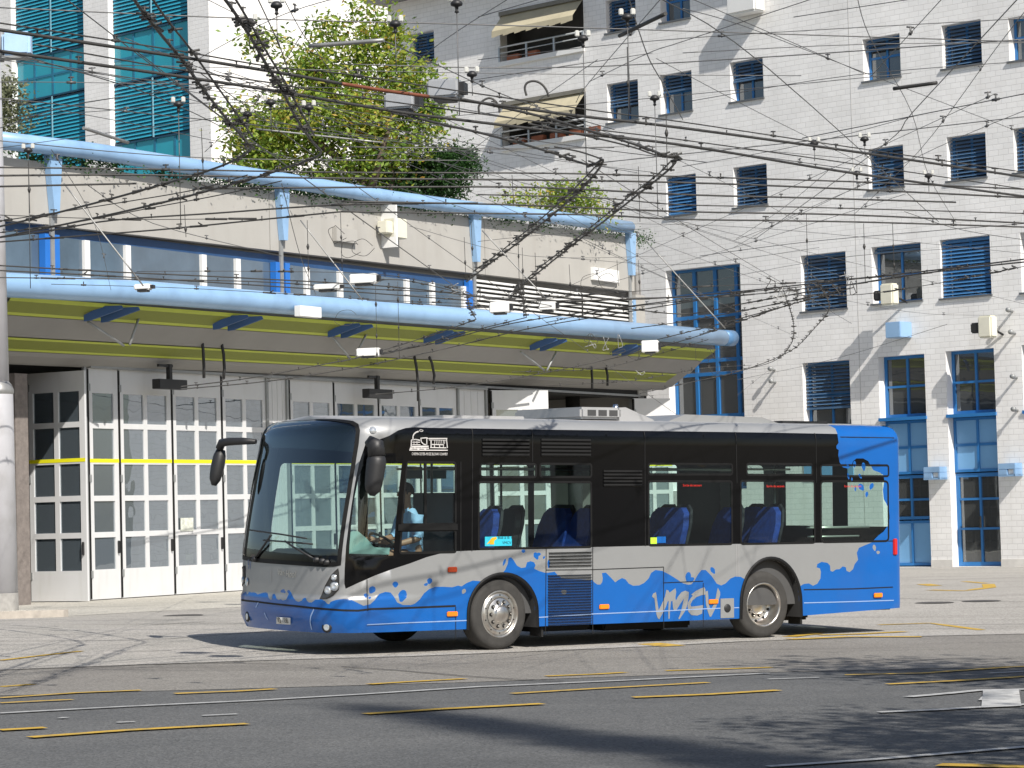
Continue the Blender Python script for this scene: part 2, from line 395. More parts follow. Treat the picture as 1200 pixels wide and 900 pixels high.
while t < TT:
    x, y = outl(t); nearnose = x < -.9 or x > 6.0
    for v in [.3+.115*k for k in range(20)]+([.62, .64, .66, .68, .70, .72] if nearnose else [])+[ZR+RR*a for a in (.0, .25, .5, .75, 1.0, 1.25)]:
        V2.append(Vector((t+.001*random.random(), v+.0007)))
    t += .04 if nearnose else .22
vo, eo, fo, _, _, _ = delaunay_2d_cdt(V2, E2, [], 0, 1e-5)
def classify(c):
    x, y = c
    if not inpoly(c, polys[0]): return None
    for A in arches:
        if inpoly(c, A): return None
    for i, p in enumerate(WD):
        if inpoly(c, p): return ('wd', i)
    blue = inpoly(c, BLUE)
    if blue and inpoly(c, band) : return 'blue'
    for i, (nme, p) in enumerate(wins):
        if inpoly(c, p): return ('win', i)
    for i, (nme, p) in enumerate(farwins):
        if inpoly(c, p): return ('far', i)
    if inpoly(c, ws): return 'ws'
    if inpoly(c, band): return 'black'
    for p in SP:
        if inpoly(c, p): return 'blue'
    for p in DT:
        if inpoly(c, p): return 'silver'
    if blue: return 'blue'
    if t_far(5.6) > c[0] > t_far(-1.85) and 1.2 < c[1] < 2.6: return 'black'
    return 'silver'
cls = {}
for f in fo:
    c = (sum(vo[i].x for i in f)/3, sum(vo[i].y for i in f)/3)
    k = classify(c)
    if k is not None: cls.setdefault(k, []).append(f)
def regmesh(keys, name, mats, parent, off=0, thick=0, flt=None):
    mb = MB(); used = {}
    fs = []; ms = []
    for mi, k in enumerate(keys):
        for f in cls.get(k, []):
            g = []
            for i in f:
                if i not in used: used[i] = len(mb.v); mb.v.append(tuple(PB(vo[i].x, vo[i].y, off)))
                g.append(used[i])
            mb.f.append(tuple(g)); mb.m.append(mi); mb.sm.append(True)
    return mb.build(name, mats, parent)
bus = empty('bus', BUS, 'blue and silver single-deck bus with wave livery and a driver at the wheel', 'bus')
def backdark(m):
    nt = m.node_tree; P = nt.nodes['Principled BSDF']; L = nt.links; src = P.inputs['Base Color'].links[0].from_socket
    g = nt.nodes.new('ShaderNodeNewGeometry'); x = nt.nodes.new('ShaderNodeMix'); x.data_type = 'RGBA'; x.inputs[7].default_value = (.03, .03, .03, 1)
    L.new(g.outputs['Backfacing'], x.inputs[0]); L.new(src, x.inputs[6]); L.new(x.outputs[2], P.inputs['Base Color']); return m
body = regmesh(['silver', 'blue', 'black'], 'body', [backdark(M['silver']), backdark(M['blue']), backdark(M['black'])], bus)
# roof cap
mb = MB(); ring = []
NR = 160
for k in range(NR): ring.append(PB(TT*k/NR, ztop))
for k in range(NR//2):
    a, b = ring[k], ring[(k+1) % NR]; c, d = ring[(NR-1-k) % NR], ring[(NR-k) % NR]
    def rowp(p, q, n=6): return [p+(q-p)*i/n+Vector((0, 0, .05*math.sin(math.pi*i/n))) for i in range(n+1)]
    r1 = rowp(a, d); r2 = rowp(b, c)
    for i in range(6): mb.face([r1[i], r1[i+1], r2[i+1], r2[i]], 0, True)
mb.build('roof', M['roofgrey'], bus)
# glazing
ws_o = regmesh(['ws'], 'windscreen', M['doorglass'], bus, -.004)
for i, (nme, p) in enumerate(wins):
    if ('win', i) in cls:
        g = M['busglass'] if nme not in ('top2',) else M['tintglass']
        o = regmesh([('win', i)], 'window', g, bus, -.006)
for i in range(len(farwins)):
    if ('far', i) in cls: regmesh([('far', i)], 'window', M['busglass'], bus, -.006)
for i in range(len(WD)):
    if ('wd', i) in cls: regmesh([('wd', i)], 'window_sticker', M['blue'], bus, .002)
# dark surround inside the windscreen: header display and lower mask
mb = MB()
def surfstrip(mb, pts, off, m=0):
    pass
hd = [front(x, y) for x, y in [(300,525),(306,509),(314,498),(325,495),(345,493.6),(370,493.5),(396,494.6),(410,497),(416,500),(416,508),(413,530),(390,528),(360,526),(330,525)]]
tris = tessellate_polygon([[Vector((a, b, 0)) for a, b in hd]])
dd = densify(hd, .1)
def cdt_fill(poly, step=.1):
    P = densify(poly, step); b = [Vector(p) for p in P]; E = [(i, (i+1) % len(P)) for i in range(len(P))]
    xs = [p[0] for p in P]; ys = [p[1] for p in P]
    x = min(xs)
    while x < max(xs):
        y = min(ys)
        while y < max(ys):
            if inpoly((x, y), P): b.append(Vector((x+.0003, y+.0003)))
            y += step
        x += step
    v, e, f, _, _, _ = delaunay_2d_cdt(b, E, [], 0, 1e-5)
    return v, [g for g in f if inpoly((sum(v[i].x for i in g)/3, sum(v[i].y for i in g)/3), P)]
def patch(poly, name, mats, parent, off=.003, step=.1):
    v, f = cdt_fill(poly, step); mb = MB(); mb.mesh([PB(q.x, q.y, off) for q in v], f, 0, True)
    return mb.build(name, mats, parent)
patch(hd, 'destination_display', mat('display glass', (.015, .017, .017), .12, 0, .2, 1), bus, -.03)
lm = [front(x, y) for x, y in [(282,652),(282,641),(300,644),(330,648),(360,650),(385,651),(398,651),(397.5,660.5),(380,661.5),(362,660.5),(340,659),(318,657.5),(300,656)]]
patch(lm, 'windscreen_mask', M['black'], bus, -.001)
# black edge of the windscreen
def ribbon(mb, P, w, off, closed=True, m=0, step=.1):
    P = densify(P, min(step, .04)) if closed else P
    n = len(P); A = []; B = []
    for i in range(n):
        a = P[i-1] if (closed or i) else P[i]; c = P[(i+1) % n] if (closed or i < n-1) else P[i]
        d = Vector((c[0]-a[0], c[1]-a[1])); d = d.normalized() if d.length else Vector((1, 0)); q = Vector((-d.y, d.x))*w/2
        A.append(PB(P[i][0]+q.x, P[i][1]+q.y, off)); B.append(PB(P[i][0]-q.x, P[i][1]-q.y, off))
    for i in range(n if closed else n-1):
        j = (i+1) % n; mb.face([A[i], A[j], B[j], B[i]], m, True)
mb = MB(); ribbon(mb, ws, .05, .004); mb.build('windscreen_seal', M['seal'], bus)
for nme, p in wins[1:]: mb = MB(); ribbon(mb, p, .028, .002, step=.3); mb.build('window_seal', M['seal'], bus)
# seams between panels
def seam(pts, w=.012, name='panel_seam', off=.0035, mt=None):
    mb = MB()
    P = [surf(x, y) for x, y in pts]; Q = []
    for a, b in zip(P, P[1:]):
        L = math.hypot(b[0]-a[0], b[1]-a[1]); k = max(1, int(L/.03))
        Q += [(a[0]+(b[0]-a[0])*i/k, a[1]+(b[1]-a[1])*i/k) for i in range(k)]
    Q.append(P[-1]); ribbon(mb, Q, w, off, False, 0); mb.build(name, mt or M['ventblack'], bus)
for x0, y0, x1, y1 in [(640,643,639,744),(694.5,641,694.5,742),(777.5,664,777.7,737),(824,683,824,735),(554,502,553,646),(624,503,624,541),(755.5,505,756,640),(862.5,506,863.5,566),(956,507,957,566),(534,711,534,748),(694,667.5,777,664.5),(777,683,824,681),(1020,634,1047,634),(640,668,694,667.5),(540,541,540,646),(430,679,431,716),(985,512,1049,513)]:
    seam([(x0, y0), (x1, y1)], .010)
seam([(283,703),(300,705),(320,707.5),(350,710.5),(380,713.5),(404,715.2),(420,715.5),(435,713.6),(470,712.6),(510,711),(534,710)], .022)
seam([(942,691),(1000,690),(1047,688)], .014)
hl = mat('bright trim', (.35, .50, .80), .3, .3, .03)
for pts in [[(430,732),(470,730),(510,728.5),(549,727)],[(630,723.5),(640,723),(694,719.5),(777,716),(824,713.5),(866,712)],[(942,706.5),(1000,705),(1048,703.5)]]:
    seam(pts, .012, 'trim_line', .004, hl)
for pts in [[(303,706),(300,712)],[(368,714),(364.5,722),(365.5,738)],[(310,718),(314,726)]]: seam(pts, .018, 'trim_line', .004, hl)
for pts in [[(863,638),(863.3,676)],[(865.5,638),(865.7,676)],[(318,667),(318,682)]]: seam(pts, .012, 'trim_line', .004, M['roofgrey'])
# louvres
def vents(px0, py0, px1, py1, n, parent=bus, m=None, skew=0):
    mb = MB()
    a = at(BUS, px0, py0); b = at(BUS, px1, py1)
    for k in range(n):
        z = a[1]+(b[1]-a[1])*(k+.5)/n; h = abs(a[1]-b[1])/n*(.26 if m is None else .12)
        mb.box(a[0], b[0], -.012, .0, z-h, z+h, 0)
        mb.face([(a[0], -.022, z-h*1.2), (b[0], -.022, z-h*1.2), (b[0], -.002, z-h*2.4), (a[0], -.002, z-h*2.4)], 1)
    return mb.build('louvre', [M['ventblack'], m or M['black']], parent)
vents(643, 646, 693, 664, 5, m=M['silver']); vents(642, 673, 693, 732, 19, m=M['blue'])
vents(565, 513, 620, 535, 5); vents(634, 513, 692, 535, 5); vents(707, 550, 752, 570, 5)
# wheel arches: lips and dark wells
for fs in (0, 1):
    for ai in (0, 1):
        o_, aR, aH = AR[ai]; s0 = (0, WB)[ai]+o_
        mb = MB(); ys = 0 if not fs else W; sg = 1 if not fs else -1
        pr = []
        for k in range(25):
            a = math.pi*(1-k/24); pr.append((math.cos(a), math.sin(a)))
        arcpts = [(s0-aR-.01, .26)]+[(s0+aR*c, .45+aH*q) for c, q in pr]+[(s0+aR+.01, .26)]
        out = [(s0-aR-.05, .26)]+[(s0+(aR+.045)*c, .45+(aH+.05)*q) for c, q in pr]+[(s0+aR+.05, .26)]
        for i in range(len(arcpts)-1):
            a, b, c, d = arcpts[i], arcpts[i+1], out[i+1], out[i]
            y0 = ys-.014*sg
            mb.face([(a[0], y0, a[1]), (b[0], y0, b[1]), (c[0], y0, c[1]), (d[0], y0, d[1])], 0, True)
            mb.face([(d[0], y0, d[1]), (c[0], y0, c[1]), (c[0], ys+.01*sg, c[1]), (d[0], ys+.01*sg, d[1])], 0, True)
            mb.face([(a[0], y0, a[1]), (b[0], y0, b[1]), (b[0], ys+.6*sg, b[1]), (a[0], ys+.6*sg, a[1])], 1, True)
        mb.build('wheel_arch', [M['seal'], M['dark']], bus)
# wheels
def wheel(s0, y, sg, dual=False, steer=0):
    o = bpy.data.objects.new('wheel', None); COL.objects.link(o); o.parent = bus; o.location = (s0, y, RW); o.rotation_euler = (0, 0, steer)
    ax = (0, -sg, 0)
    mb = MB(); R = RW
    mb.lathe([(.272, .0), (.285, .012), (.31, .006), (.36, .012), (.405, .004), (.425, -.02), (R, -.05), (R, -.21), (.41, -.25), (.3, -.25), (.272, -.2)], (0, 0, 0), ax, 48)
    for g in (-.09, -.13, -.17): mb.lathe([(R+.001, g-.008), (R+.004, g), (R+.001, g+.008)], (0, 0, 0), ax, 48)
    mb.build('tyre', M['tyre'], o)
    mb = MB()
    if not dual:
        mb.lathe([(.28, -.005), (.287, .012), (.276, .018), (.262, .0), (.262, -.03), (.255, -.005), (.20, .015), (.192, .0), (.188, -.05), (.19, -.1)], (0, 0, 0), ax, 48)
        mb.lathe([(.192, .012), (.15, .03), (.105, .035), (.10, .055), (.085, .07), (0.001, .072)], (0, 0, 0), ax, 40)
        d1 = .03
    else:
        mb.lathe([(.28, -.005), (.287, .012), (.276, .018), (.262, .0), (.255, -.06), (.235, -.14), (.20, -.155), (.13, -.15), (.125, -.10), (.11, -.085), (.001, -.08)], (0, 0, 0), ax, 48)
        d1 = -.135
    mk = MB()
    for k in range(10):
        a = 2*math.pi*k/10; c = Vector((math.cos(a)*.15, 0, math.sin(a)*.15))
        mb.tube([c+Vector((0, -sg*(d1-.01), 0)), c+Vector((0, -sg*(d1+.03), 0))], .014, 6)
        mk.tube([c+Vector((0, -sg*(d1-.01), 0)), c+Vector((0, -sg*(d1+.006), 0))], .024, 10)
        if not dual:
            c2 = Vector((math.cos(a+.3)*.228, 0, math.sin(a+.3)*.228)); mk.tube([c2+Vector((0, sg*.02, 0)), c2+Vector((0, -sg*.011, 0))], .009, 6)
        else:
            c2 = Vector((math.cos(a+.3)*.215, 0, math.sin(a+.3)*.215)); mk.tube([c2+Vector((0, sg*.16, 0)), c2+Vector((0, sg*.142, 0))], .02, 8)
    mb.build('rim', M['rim'], o); mk.build('wheel_hole', M['ventblack'], o)
wheel(0, .03, 1, False, .10); wheel(WB, .05, 1, True); wheel(0, W-.03, -1, False, .10); wheel(WB, W-.05, -1, True)
# floor, underbody, ceiling, inner dark bits
mb = MB(); mb.box(-1.9, -.62, .06, W-.06, .27, .42); mb.box(-.62, .62, .62, W-.62, .27, .42); mb.box(.62, WB-.62, .06, W-.06, .27, .42)
mb.box(WB-.62, WB+.62, .62, W-.62, .27, .42); mb.box(WB+.62, 6.35, .06, W-.06, .31, .45)
for x0, x1, z0 in ((.8, 1.7, .17), (1.9, 3.3, .15), (4.85, 5.3, .19)): mb.box(x0, x1, .5, W-.5, z0, .28, bev=.03)
mb.box(-.07, .07, .3, W-.3, .3, .5); mb.box(WB-.1, WB+.1, .3, W-.3, .3, .55)
mb.box(.63, .66, .05, .3, .14, .5); mb.box(WB+.63, WB+.66, .05, .3, .16, .5)
mb.build('underbody', M['dark'], bus)
mb = MB(); mb.box(-1.9, 6.3, .09, W-.09, .43, .47)
mb.box(-1.75, 6.3, .09, W-.09, 2.47, 2.50)
mb.box(-.62, .62, .09, .6, .47, 1.05); mb.box(WB-.62, WB+.62, .09, .6, .47, 1.1); mb.box(-.62, .62, W-.6, W-.09, .47, 1.05); mb.box(WB-.62, 6.3, W-.6, W-.09, .47, 1.1)
mb.box(4.7, 6.3, .09, W-.09, .47, .95)
mb.build('interior_floor', M['busin'], bus)
# inside wall lining towards the far side between windows (dark)
def seat(x, y, col=M['seatblue']):
    z0 = .95
    R = Matrix.Translation((x, y, z0))
    a = MB(); a.box(-.22, .24, -.21, .21, -.06, .06, bev=.04)
    a.build('seat', col, bus, None).location = (x, y, z0)
    b = MB()
    prof = [(-.22, -.05), (-.245, .3), (-.235, .52), (-.18, .68), (-.09, .75), (.09, .75), (.18, .68), (.235, .52), (.245, .3), (.22, -.05)]
    def fn(u, v, d): return Vector((.14+d+.30*v-.25*u*u, u, v))
    b.prism(prof, fn, 0, .09)
    o = b.build('seat_back', col, bus); o.location = (x, y, z0)
    c = MB(); prof2 = [(u*1.06, .02+v*1.03) for u, v in prof]; c.prism(prof2, fn, .092, .13)
    o = c.build('seat_shell', M['seatdark'], bus); o.location = (x, y, z0)
    g = MB(); g.tube([(.36, .12, .62), (.39, .17, .72), (.37, .2, .62)], .012, 6); g.tube([(0, 0, -.5), (0, 0, -.06)], .03, 6)
    o = g.build('seat_handle', M['seatdark'], bus); o.location = (x, y, z0)
for px, w in ((562, .4), (648, .85), (676, .38), (640, 1.5), (785, .40), (768, .9), (846, .40), (893, .40), (872, .95)):
    seat(at(BUS, px, 610, w)[0]-.25, w)
seat(at(BUS, 588, 610, .9)[0]-.25, .9, M['seatdark'])
seat(-.05, 2.1, M['seatdark'])
mb = MB()
for x, y in ((-.35, 1.0), (2.2, .95), (3.35, 1.5), (5.05, .9), (1.15, 1.7)): mb.tube([(x, y, .47), (x, y, 2.47)], .016, 8)
mb.tube([(5.1, .3, 1.42), (6.2, .3, 1.42)], .018, 8); mb.tube([(5.1, .28, 1.30), (6.0, .28, 1.30)], .014, 8)
mb.tube([(-.4, .75, 2.2), (5.2, .75, 2.2)], .014, 8); mb.tube([(-.4, 1.75, 2.2), (5.2, 1.75, 2.2)], .014, 8)
mb.build('grab_pole', mat('yellow steel pole', (.55, .56, .5), .3, .6), bus)
mb = MB(); mb.box(-.62, -.58, .1, 1.0, .47, 1.9); mb.box(-1.35, -.6, 1.0, 1.03, .47, 1.25)
mb.build('cab_partition', M['seatdark'], bus)
# dashboard and steering wheel
mb = MB(); 
prof = [(-2.15, .6), (-2.15, 1.12), (-1.95, 1.22), (-1.6, 1.22), (-1.45, 1.1), (-1.5, .5)]
mb.prism(prof, lambda u, v, d: Vector((u+.12*abs((d-1.25)/1.1)**2, d, v)), .3, 2.2)
mb.build('dashboard', M['seatdark'], bus)
mb = MB(); c = Vector((-1.28, .58, 1.28)); ax = Vector((.62, 0, .78)).normalized(); u = Vector((0, 1, 0)); v = ax.cross(u)
mb.tube([c+u*.22*math.cos(a)+v*.22*math.sin(a) for a in [2*math.pi*k/24 for k in range(25)]], .016, 8)
mb.tube([c+u*.2, c, c-u*.2], .015, 6); mb.tube([c, c-ax*.35], .03, 8)
mb.build('steering_wheel', M['plastic'], bus)
# pale screen pane low in the cab side window
pp = [(410,649),(410.5,624),(414,622),(420,623),(430,631),(438,640),(440,641.5),(458,642),(458,650)]
v, f = cdt_fill([side(x, y) for x, y in pp], .3); mb = MB(); mb.mesh([PB(q.x, q.y, -.03) for q in v], f)
mb.build('cab_screen', mat('pale screen', (.28, .42, .41), .3, 0, .08), bus)
# blinds / notices inside the cab window
for x0, y0, x1, y1, c in [(471,547,495,561,(.32,.33,.33)),(501,547,523,561,(.02,.16,.13))]:
    a = at(BUS, x0, y0, W-.12); b = at(BUS, x1, y1, W-.12)
    mb = MB(); mb.box(a[0], b[0], W-.12, W-.11, b[1], a[1]); mb.build('sun_blind', mat('cab blind', c, .7), bus)
mb = MB(); a = at(BUS, 497, 541); b = at(BUS, 500, 614); mb.box(a[0], b[0], -.004, .012, b[1], a[1]); 
a = at(BUS, 466, 614.5); b = at(BUS, 536, 621.5); mb.box(a[0], b[0], -.012, .01, b[1], a[1], bev=.004)
mb.build('sliding_window_frame', M['seal'], bus)
# side markers
def marker(px, py, w, h, m, nme='side_marker'):
    a = at(BUS, px, py); mb = MB(); mb.box(a[0]-w/2, a[0]+w/2, -.022, .0, a[1]-h/2, a[1]+h/2, bev=.008); return mb.build(nme, m, bus)
marker(529.7, 667.5, .13, .065, mat('amber red lens', (.42, .05, .01), .25, 0, .05, coat=.5))
for x, y in ((529.5,719.5),(707.5,711),(835.5,705),(1028.5,697.5)): marker(x, y, .15, .06, M['orange'])
a = at(BUS, 1047, 633); mb = MB(); mb.box(6.37, 6.44, -.010, .03, a[1]-.2, a[1]+.02, bev=.01); mb.build('tail_lamp', M['red'], bus)
# fuel flap
a = at(BUS, 844, 701.5); b = at(BUS, 860, 724)
mb = MB(); mb.box(a[0], b[0], -.008, 0, b[1], a[1], bev=.003); fl = mb.build('filler_plate', M['silver'], bus)
mb = MB(); mb.lathe([(.001, .016), (.05, .016), (.055, .01), (.055, 0)], ((a[0]+b[0])/2, 0, (a[1]+b[1])/2), (0, -1, 0), 20); fc = mb.build('filler_cap', M['plastic'], fl)
# headlamps
def hlamp(poly, discs):
    P = [solve(x, y, *front(*poly[0])) for x, y in poly]
    o = patch(P, 'headlight', mat('headlight housing', (.10, .10, .10), .15, .6, .3, 8), bus, .006, .06)
    mb = MB(); ribbon(mb, P, .02, .008, True, 0, .05); mb.build('lamp_seal', M['rubber'], o)
    mb = MB(); mc = MB()
    for x, y, r in discs:
        t, v = front(x, y); c = PB(t, v, .008); nrm = (PB(t, v, .1)-PB(t, v, 0)).normalized()
        mb.lathe([(.001, .004), (r*.6, .012), (r*.8, .012), (r, .0)], c, nrm, 18); mc.lathe([(r, .0), (r*1.2, .008), (r*1.3, .0)], c, nrm, 18)
    mb.build('lamp_lens', M['lamp'], o); mc.build('lamp_ring', M['chrome'], o)
Z = lambda L: [(270+x/7.5, 640+y/7.5) for x, y in L]
hlamp(Z([(795,458),(840,350),(890,260),(948,200),(952,300),(948,380),(900,430),(850,455)]), [(384.5,691.5,.038),(392,687,.042),(391.5,676.5,.03)])
hlamp(Z([(88,180),(125,200),(170,290),(218,385),(150,365),(85,320)]), [(290,681.5,.04),(285.2,679.5,.034),(283.5,668,.02)])
# fog lamps
for x, y in ((290, 722.5), (383, 735)):
    t, v = front(x, y); c = PB(t, v, .002); nrm = (PB(t, v, .1)-PB(t, v, 0)).normalized()
    mb = MB(); mb.lathe([(.001, .0), (.03, .012), (.04, .008)], c, nrm, 16); a = mb.build('fog_lamp', M['lamp'], bus)
    mb = MB(); mb.lathe([(.04, .004), (.062, .006), (.066, -.01)], c, nrm, 16, smooth=True); mb.build('lamp_ring', M['plastic'], a)
# number plate
def front_card(px0, py0, px1, py1, name, m, parent, off=.012):
    P = [front(px0, py0), front(px0+.001, py1), front(px1, py1+.9), front(px1, py0+.9)]
    return patch(P, name, m, parent, off, .08)
M['plate'] = mat('number plate', (.7, .7, .66), .4)
pl = front_card(325.5, 723, 342, 731, 'number_plate', M['plate'], bus, .02)
def text_pts(txt, size):
    cu = bpy.data.curves.new('t', 'FONT'); cu.body = txt; cu.size = size; cu.resolution_u = 2
    ob = bpy.data.objects.new('t', cu); COL.objects.link(ob)
    dg = bpy.context.evaluated_depsgraph_get(); me = bpy.data.meshes.new_from_object(ob.evaluated_get(dg))
    vs = [v.co.copy() for v in me.vertices]; fs = [tuple(p.vertices) for p in me.polygons]
    bpy.data.objects.remove(ob); bpy.data.curves.remove(cu); bpy.data.meshes.remove(me)
    return vs, fs
def lettering(txt, name, m, parent, fn, h, w=None, bold=0):
    vs, fs = text_pts(txt, 1.0)
    if not vs: return
    x0 = min(v.x for v in vs); x1 = max(v.x for v in vs); y0 = min(v.y for v in vs); y1 = max(v.y for v in vs)
    k = h/(y1-y0); kx = (w/(x1-x0)) if w else k
    mb = MB(); mb.mesh([fn((v.x-x0)*kx, (v.y-y0)*k) for v in vs], fs)
    return mb.build(name, m, parent)
t0, v0 = front(327.5, 729.6)
lettering('VD·1108', 'plate_lettering', M['ventblack'], pl, lambda a, b: PB(t0-a, v0+b, .024), .062, .24)
t1, v1 = front(290.5, 667)
lettering('97', 'fleet_number', M['blue'], bus, lambda a, b: PB(t1-a, v1+b, .004), .12, .13)
t2, v2 = front(325.5, 674)
lettering('Van', 'front_lettering', M['chrome'], bus, lambda a, b: PB(t2-a-b*.15, v2+b, .006), .075, .16)
t3, v3 = front(335.5, 676.5)
lettering('Hool', 'front_lettering', M['chrome'], bus, lambda a, b: PB(t3-a-b*.15, v3+b, .006), .085, .20)
# brush lettering VMCV on the side (traced strokes)
Q = lambda L: [(740+x/8.57, 670+y/8.57) for x, y in L]
strokes = [[(205,250),(215,220),(245,205),(250,240),(258,300),(272,385),(300,330),(335,250),(350,180),(372,190),(380,210),(400,195),(440,165),(448,200),(440,260),(445,290),(465,250),(500,205),(540,190),(575,205),(572,260),(560,330),(540,390),(520,420),(480,478),(470,470),(490,420),(510,340),(525,270),(490,320),(450,385),(425,392),(415,360),(410,290),(395,300),(385,400),(382,470),(370,475),(368,400),(372,300),(365,290),(345,350),(310,420),(278,478),(262,465),(250,430),(240,360),(230,270)],
 [(598,230),(640,195),(690,170),(730,155),(742,180),(738,230),(700,235),(650,255),(610,290),(590,330),(600,350),(650,345),(715,335),(725,345),(712,375),(708,420),(660,440),(600,435),(570,400),(562,350),(565,310),(590,270),(615,240)],
 [(738,200),(765,190),(770,250),(772,300),(785,360),(800,372),(825,330),(845,260),(858,190),(866,160),(888,200),(890,230),(868,310),(840,370),(800,450),(785,452),(765,400),(748,330)]]
mb = MB()
for st in strokes:
    P = [at(BUS, x, y) for x, y in Q(st)]
    tr = tessellate_polygon([[Vector((a, b, 0)) for a, b in P]]); mb.mesh([(a, -.003, b) for a, b in P], [tuple(t) for t in tr])
mb.build('side_lettering', M['silver'], bus)
# museum-railway emblem above the cab window
M['emblem'] = mat('white sticker', (.62, .60, .58), .5)
mb = MB(); Q2 = lambda x, y: at(BUS, 470+x/10, 495+y/10)
def qb(x0, y0, x1, y1, y=-.003):
    a = Q2(x0, y0); b = Q2(x1, y1); mb.face([(a[0], y, a[1]), (b[0], y, a[1]+(b[1]-a[1])*0), (b[0], y, b[1]), (a[0], y, b[1])])
def line(pts, w):
    P = [Q2(x, y) for x, y in pts]
    for a, b in zip(P, P[1:]):
        d = Vector((b[0]-a[0], b[1]-a[1])).normalized(); n_ = Vector((-d.y, d.x))*w*.55
        mb.face([(a[0]+n_.x, -.003, a[1]+n_.y), (b[0]+n_.x, -.003, b[1]+n_.y), (b[0]-n_.x, -.003, b[1]-n_.y), (a[0]-n_.x, -.003, a[1]-n_.y)])
line([(138,205),(138,165),(150,135),(175,115),(205,105)], .014)
line([(212,97),(225,85),(245,88),(258,97),(245,107),(225,106),(212,97)], .006)
line([(120,205),(170,200),(220,210)], .012); line([(120,205),(118,270),(105,320)], .014)
line([(130,232),(220,232)], .008); line([(130,262),(225,262)], .008); line([(150,215),(150,262)], .006); line([(185,215),(185,262)], .006)
line([(225,185),(300,180),(320,190)], .010); line([(230,185),(235,225),(262,255),(290,260)], .010); line([(300,182),(300,262)], .010)
line([(325,188),(540,188)], .010); line([(325,205),(540,208)], .006); line([(350,210),(350,290)], .012); line([(530,190),(542,300)], .010)
for x in (395,420,445,470,495,512): line([(x, 208),(x-4, 252)], .006)
line([(350,258),(500,262)], .010); line([(390,262),(390,290)], .010); line([(450,262),(450,290)], .010); line([(495,262),(495,290)], .008)
line([(340,295),(530,298)], .010); line([(110,285),(320,280)], .016); line([(115,305),(325,303)], .014); line([(95,325),(545,326)], .010)
line([(120,318),(160,295),(200,318),(240,295),(280,318),(310,300)], .008)
emb = mb.build('railway_emblem', M['emblem'], bus)
e0 = Q2(125, 384); e1 = Q2(545, 386)
lettering('CHEMIN DE FER-MUSEE BLONAY-CHAMBY', 'emblem_lettering', M['emblem'], emb, lambda a, b: Vector((e0[0]+a, -.003, e0[1]+b)), .032, e1[0]-e0[0])
# turquoise notice
a = at(BUS, 568, 629); b = at(BUS, 599.5, 639.5)
mb = MB(); mb.box(a[0], b[0], -.006, -.003, b[1], a[1]); nt_ = mb.build('notice', mat('turquoise sticker', (.03, .50, .66), .5), bus)
lettering('Bus à la Vie', 'notice_lettering', M['ventblack'], nt_, lambda u, v: Vector((a[0]+.19+u, -.008, b[1]+.085+v)), .04, .25)
lettering('VMCV', 'notice_lettering', M['ventblack'], nt_, lambda u, v: Vector((a[0]+.25+u, -.008, b[1]+.02+v)), .035, .13)
mb = MB(); mb.prism([(.02, .02), (.10, .10), (.16, .11), (.17, .09), (.13, .06), (.13, .02), (.07, .02), (.07, .04)], lambda u, v, d: Vector((a[0]+u, d, b[1]+v)), -.009, -.007)
mb.build('notice_picture', mat('yellow print', (.75, .42, .02), .5), nt_)
# yellow and blue sticker on another window, red window words
a = at(BUS, 762, 629); b = at(BUS, 780, 637)
mb = MB(); mb.box(a[0], a[0]+.1, -.006, -.003, b[1], a[1]-.01); mb.box(a[0]+.1, b[0], -.006, -.003, b[1]+.01, a[1], 1)
mb.build('sticker', [mat('lime sticker', (.5, .8, .05), .5), M['blue']], bus)
M['redtxt'] = mat('red print', (.7, .03, .02), .5)
for x, y in ((800, 570), (898, 571), (989, 571)):
    a = at(BUS, x, y); lettering('Sortie de secours', 'window_lettering', M['redtxt'], bus, lambda u, v, a=a: Vector((a[0]+u, -.006, a[1]+v)), .03, .30)
# roof equipment
mb = MB()
mb.box(1.60, 2.25, .55, W-.55, 2.83, 2.98, bev=.03)
mb.prism([(2.2, 2.81), (2.2, 2.98), (2.3, 2.985), (2.75, 2.83), (2.75, 2.80)], lambda u, v, d: Vector((u, d, v)), .55, W-.55)
mb.build('air_conditioner', M['roofgrey'], bus)
mb = MB()
for k in range(3): mb.box(1.70+.17*k, 1.83+.17*k, .545, .55, 2.87, 2.945)
mb.build('air_conditioner_grille', mat('dark grille', (.05, .05, .05), .6), bus)
mb = MB(); mb.prism([(3.0, 2.81), (3.3, 2.91), (4.6, 2.89), (4.9, 2.81)], lambda u, v, d: Vector((u, d, v)), .6, W-.6); mb.build('roof_fairing', M['silver'], bus)
mb = MB(); mb.box(-.5, .7, .5, W-.5, 2.80, 2.845, bev=.01); mb.build('roof_hatch', M['roofgrey'], bus)
mb = MB(); mb.box(4.95, 5.75, .6, W-.6, 2.80, 2.85, bev=.01); mb.build('roof_hatch', M['plastic'], bus)
mb = MB(); mb.lathe([(.001, .05), (.03, .045), (.04, 0)], (2.25, .7, 2.98), (0, 0, 1), 12); mb.build('beacon', M['chrome'], bus)
# marker lamp on the front corner of the roof
t4, v4 = solve(437, 504, t_of_s(-1.5), 2.55); c = PB(t4, v4, .004)
mb = MB(); nrm = (PB(t4, v4, .1)-PB(t4, v4, 0)).normalized(); mb.lathe([(.001, .02), (.03, .018), (.045, 0)], c, nrm, 14); mb.build('corner_lamp', M['lamp'], bus)
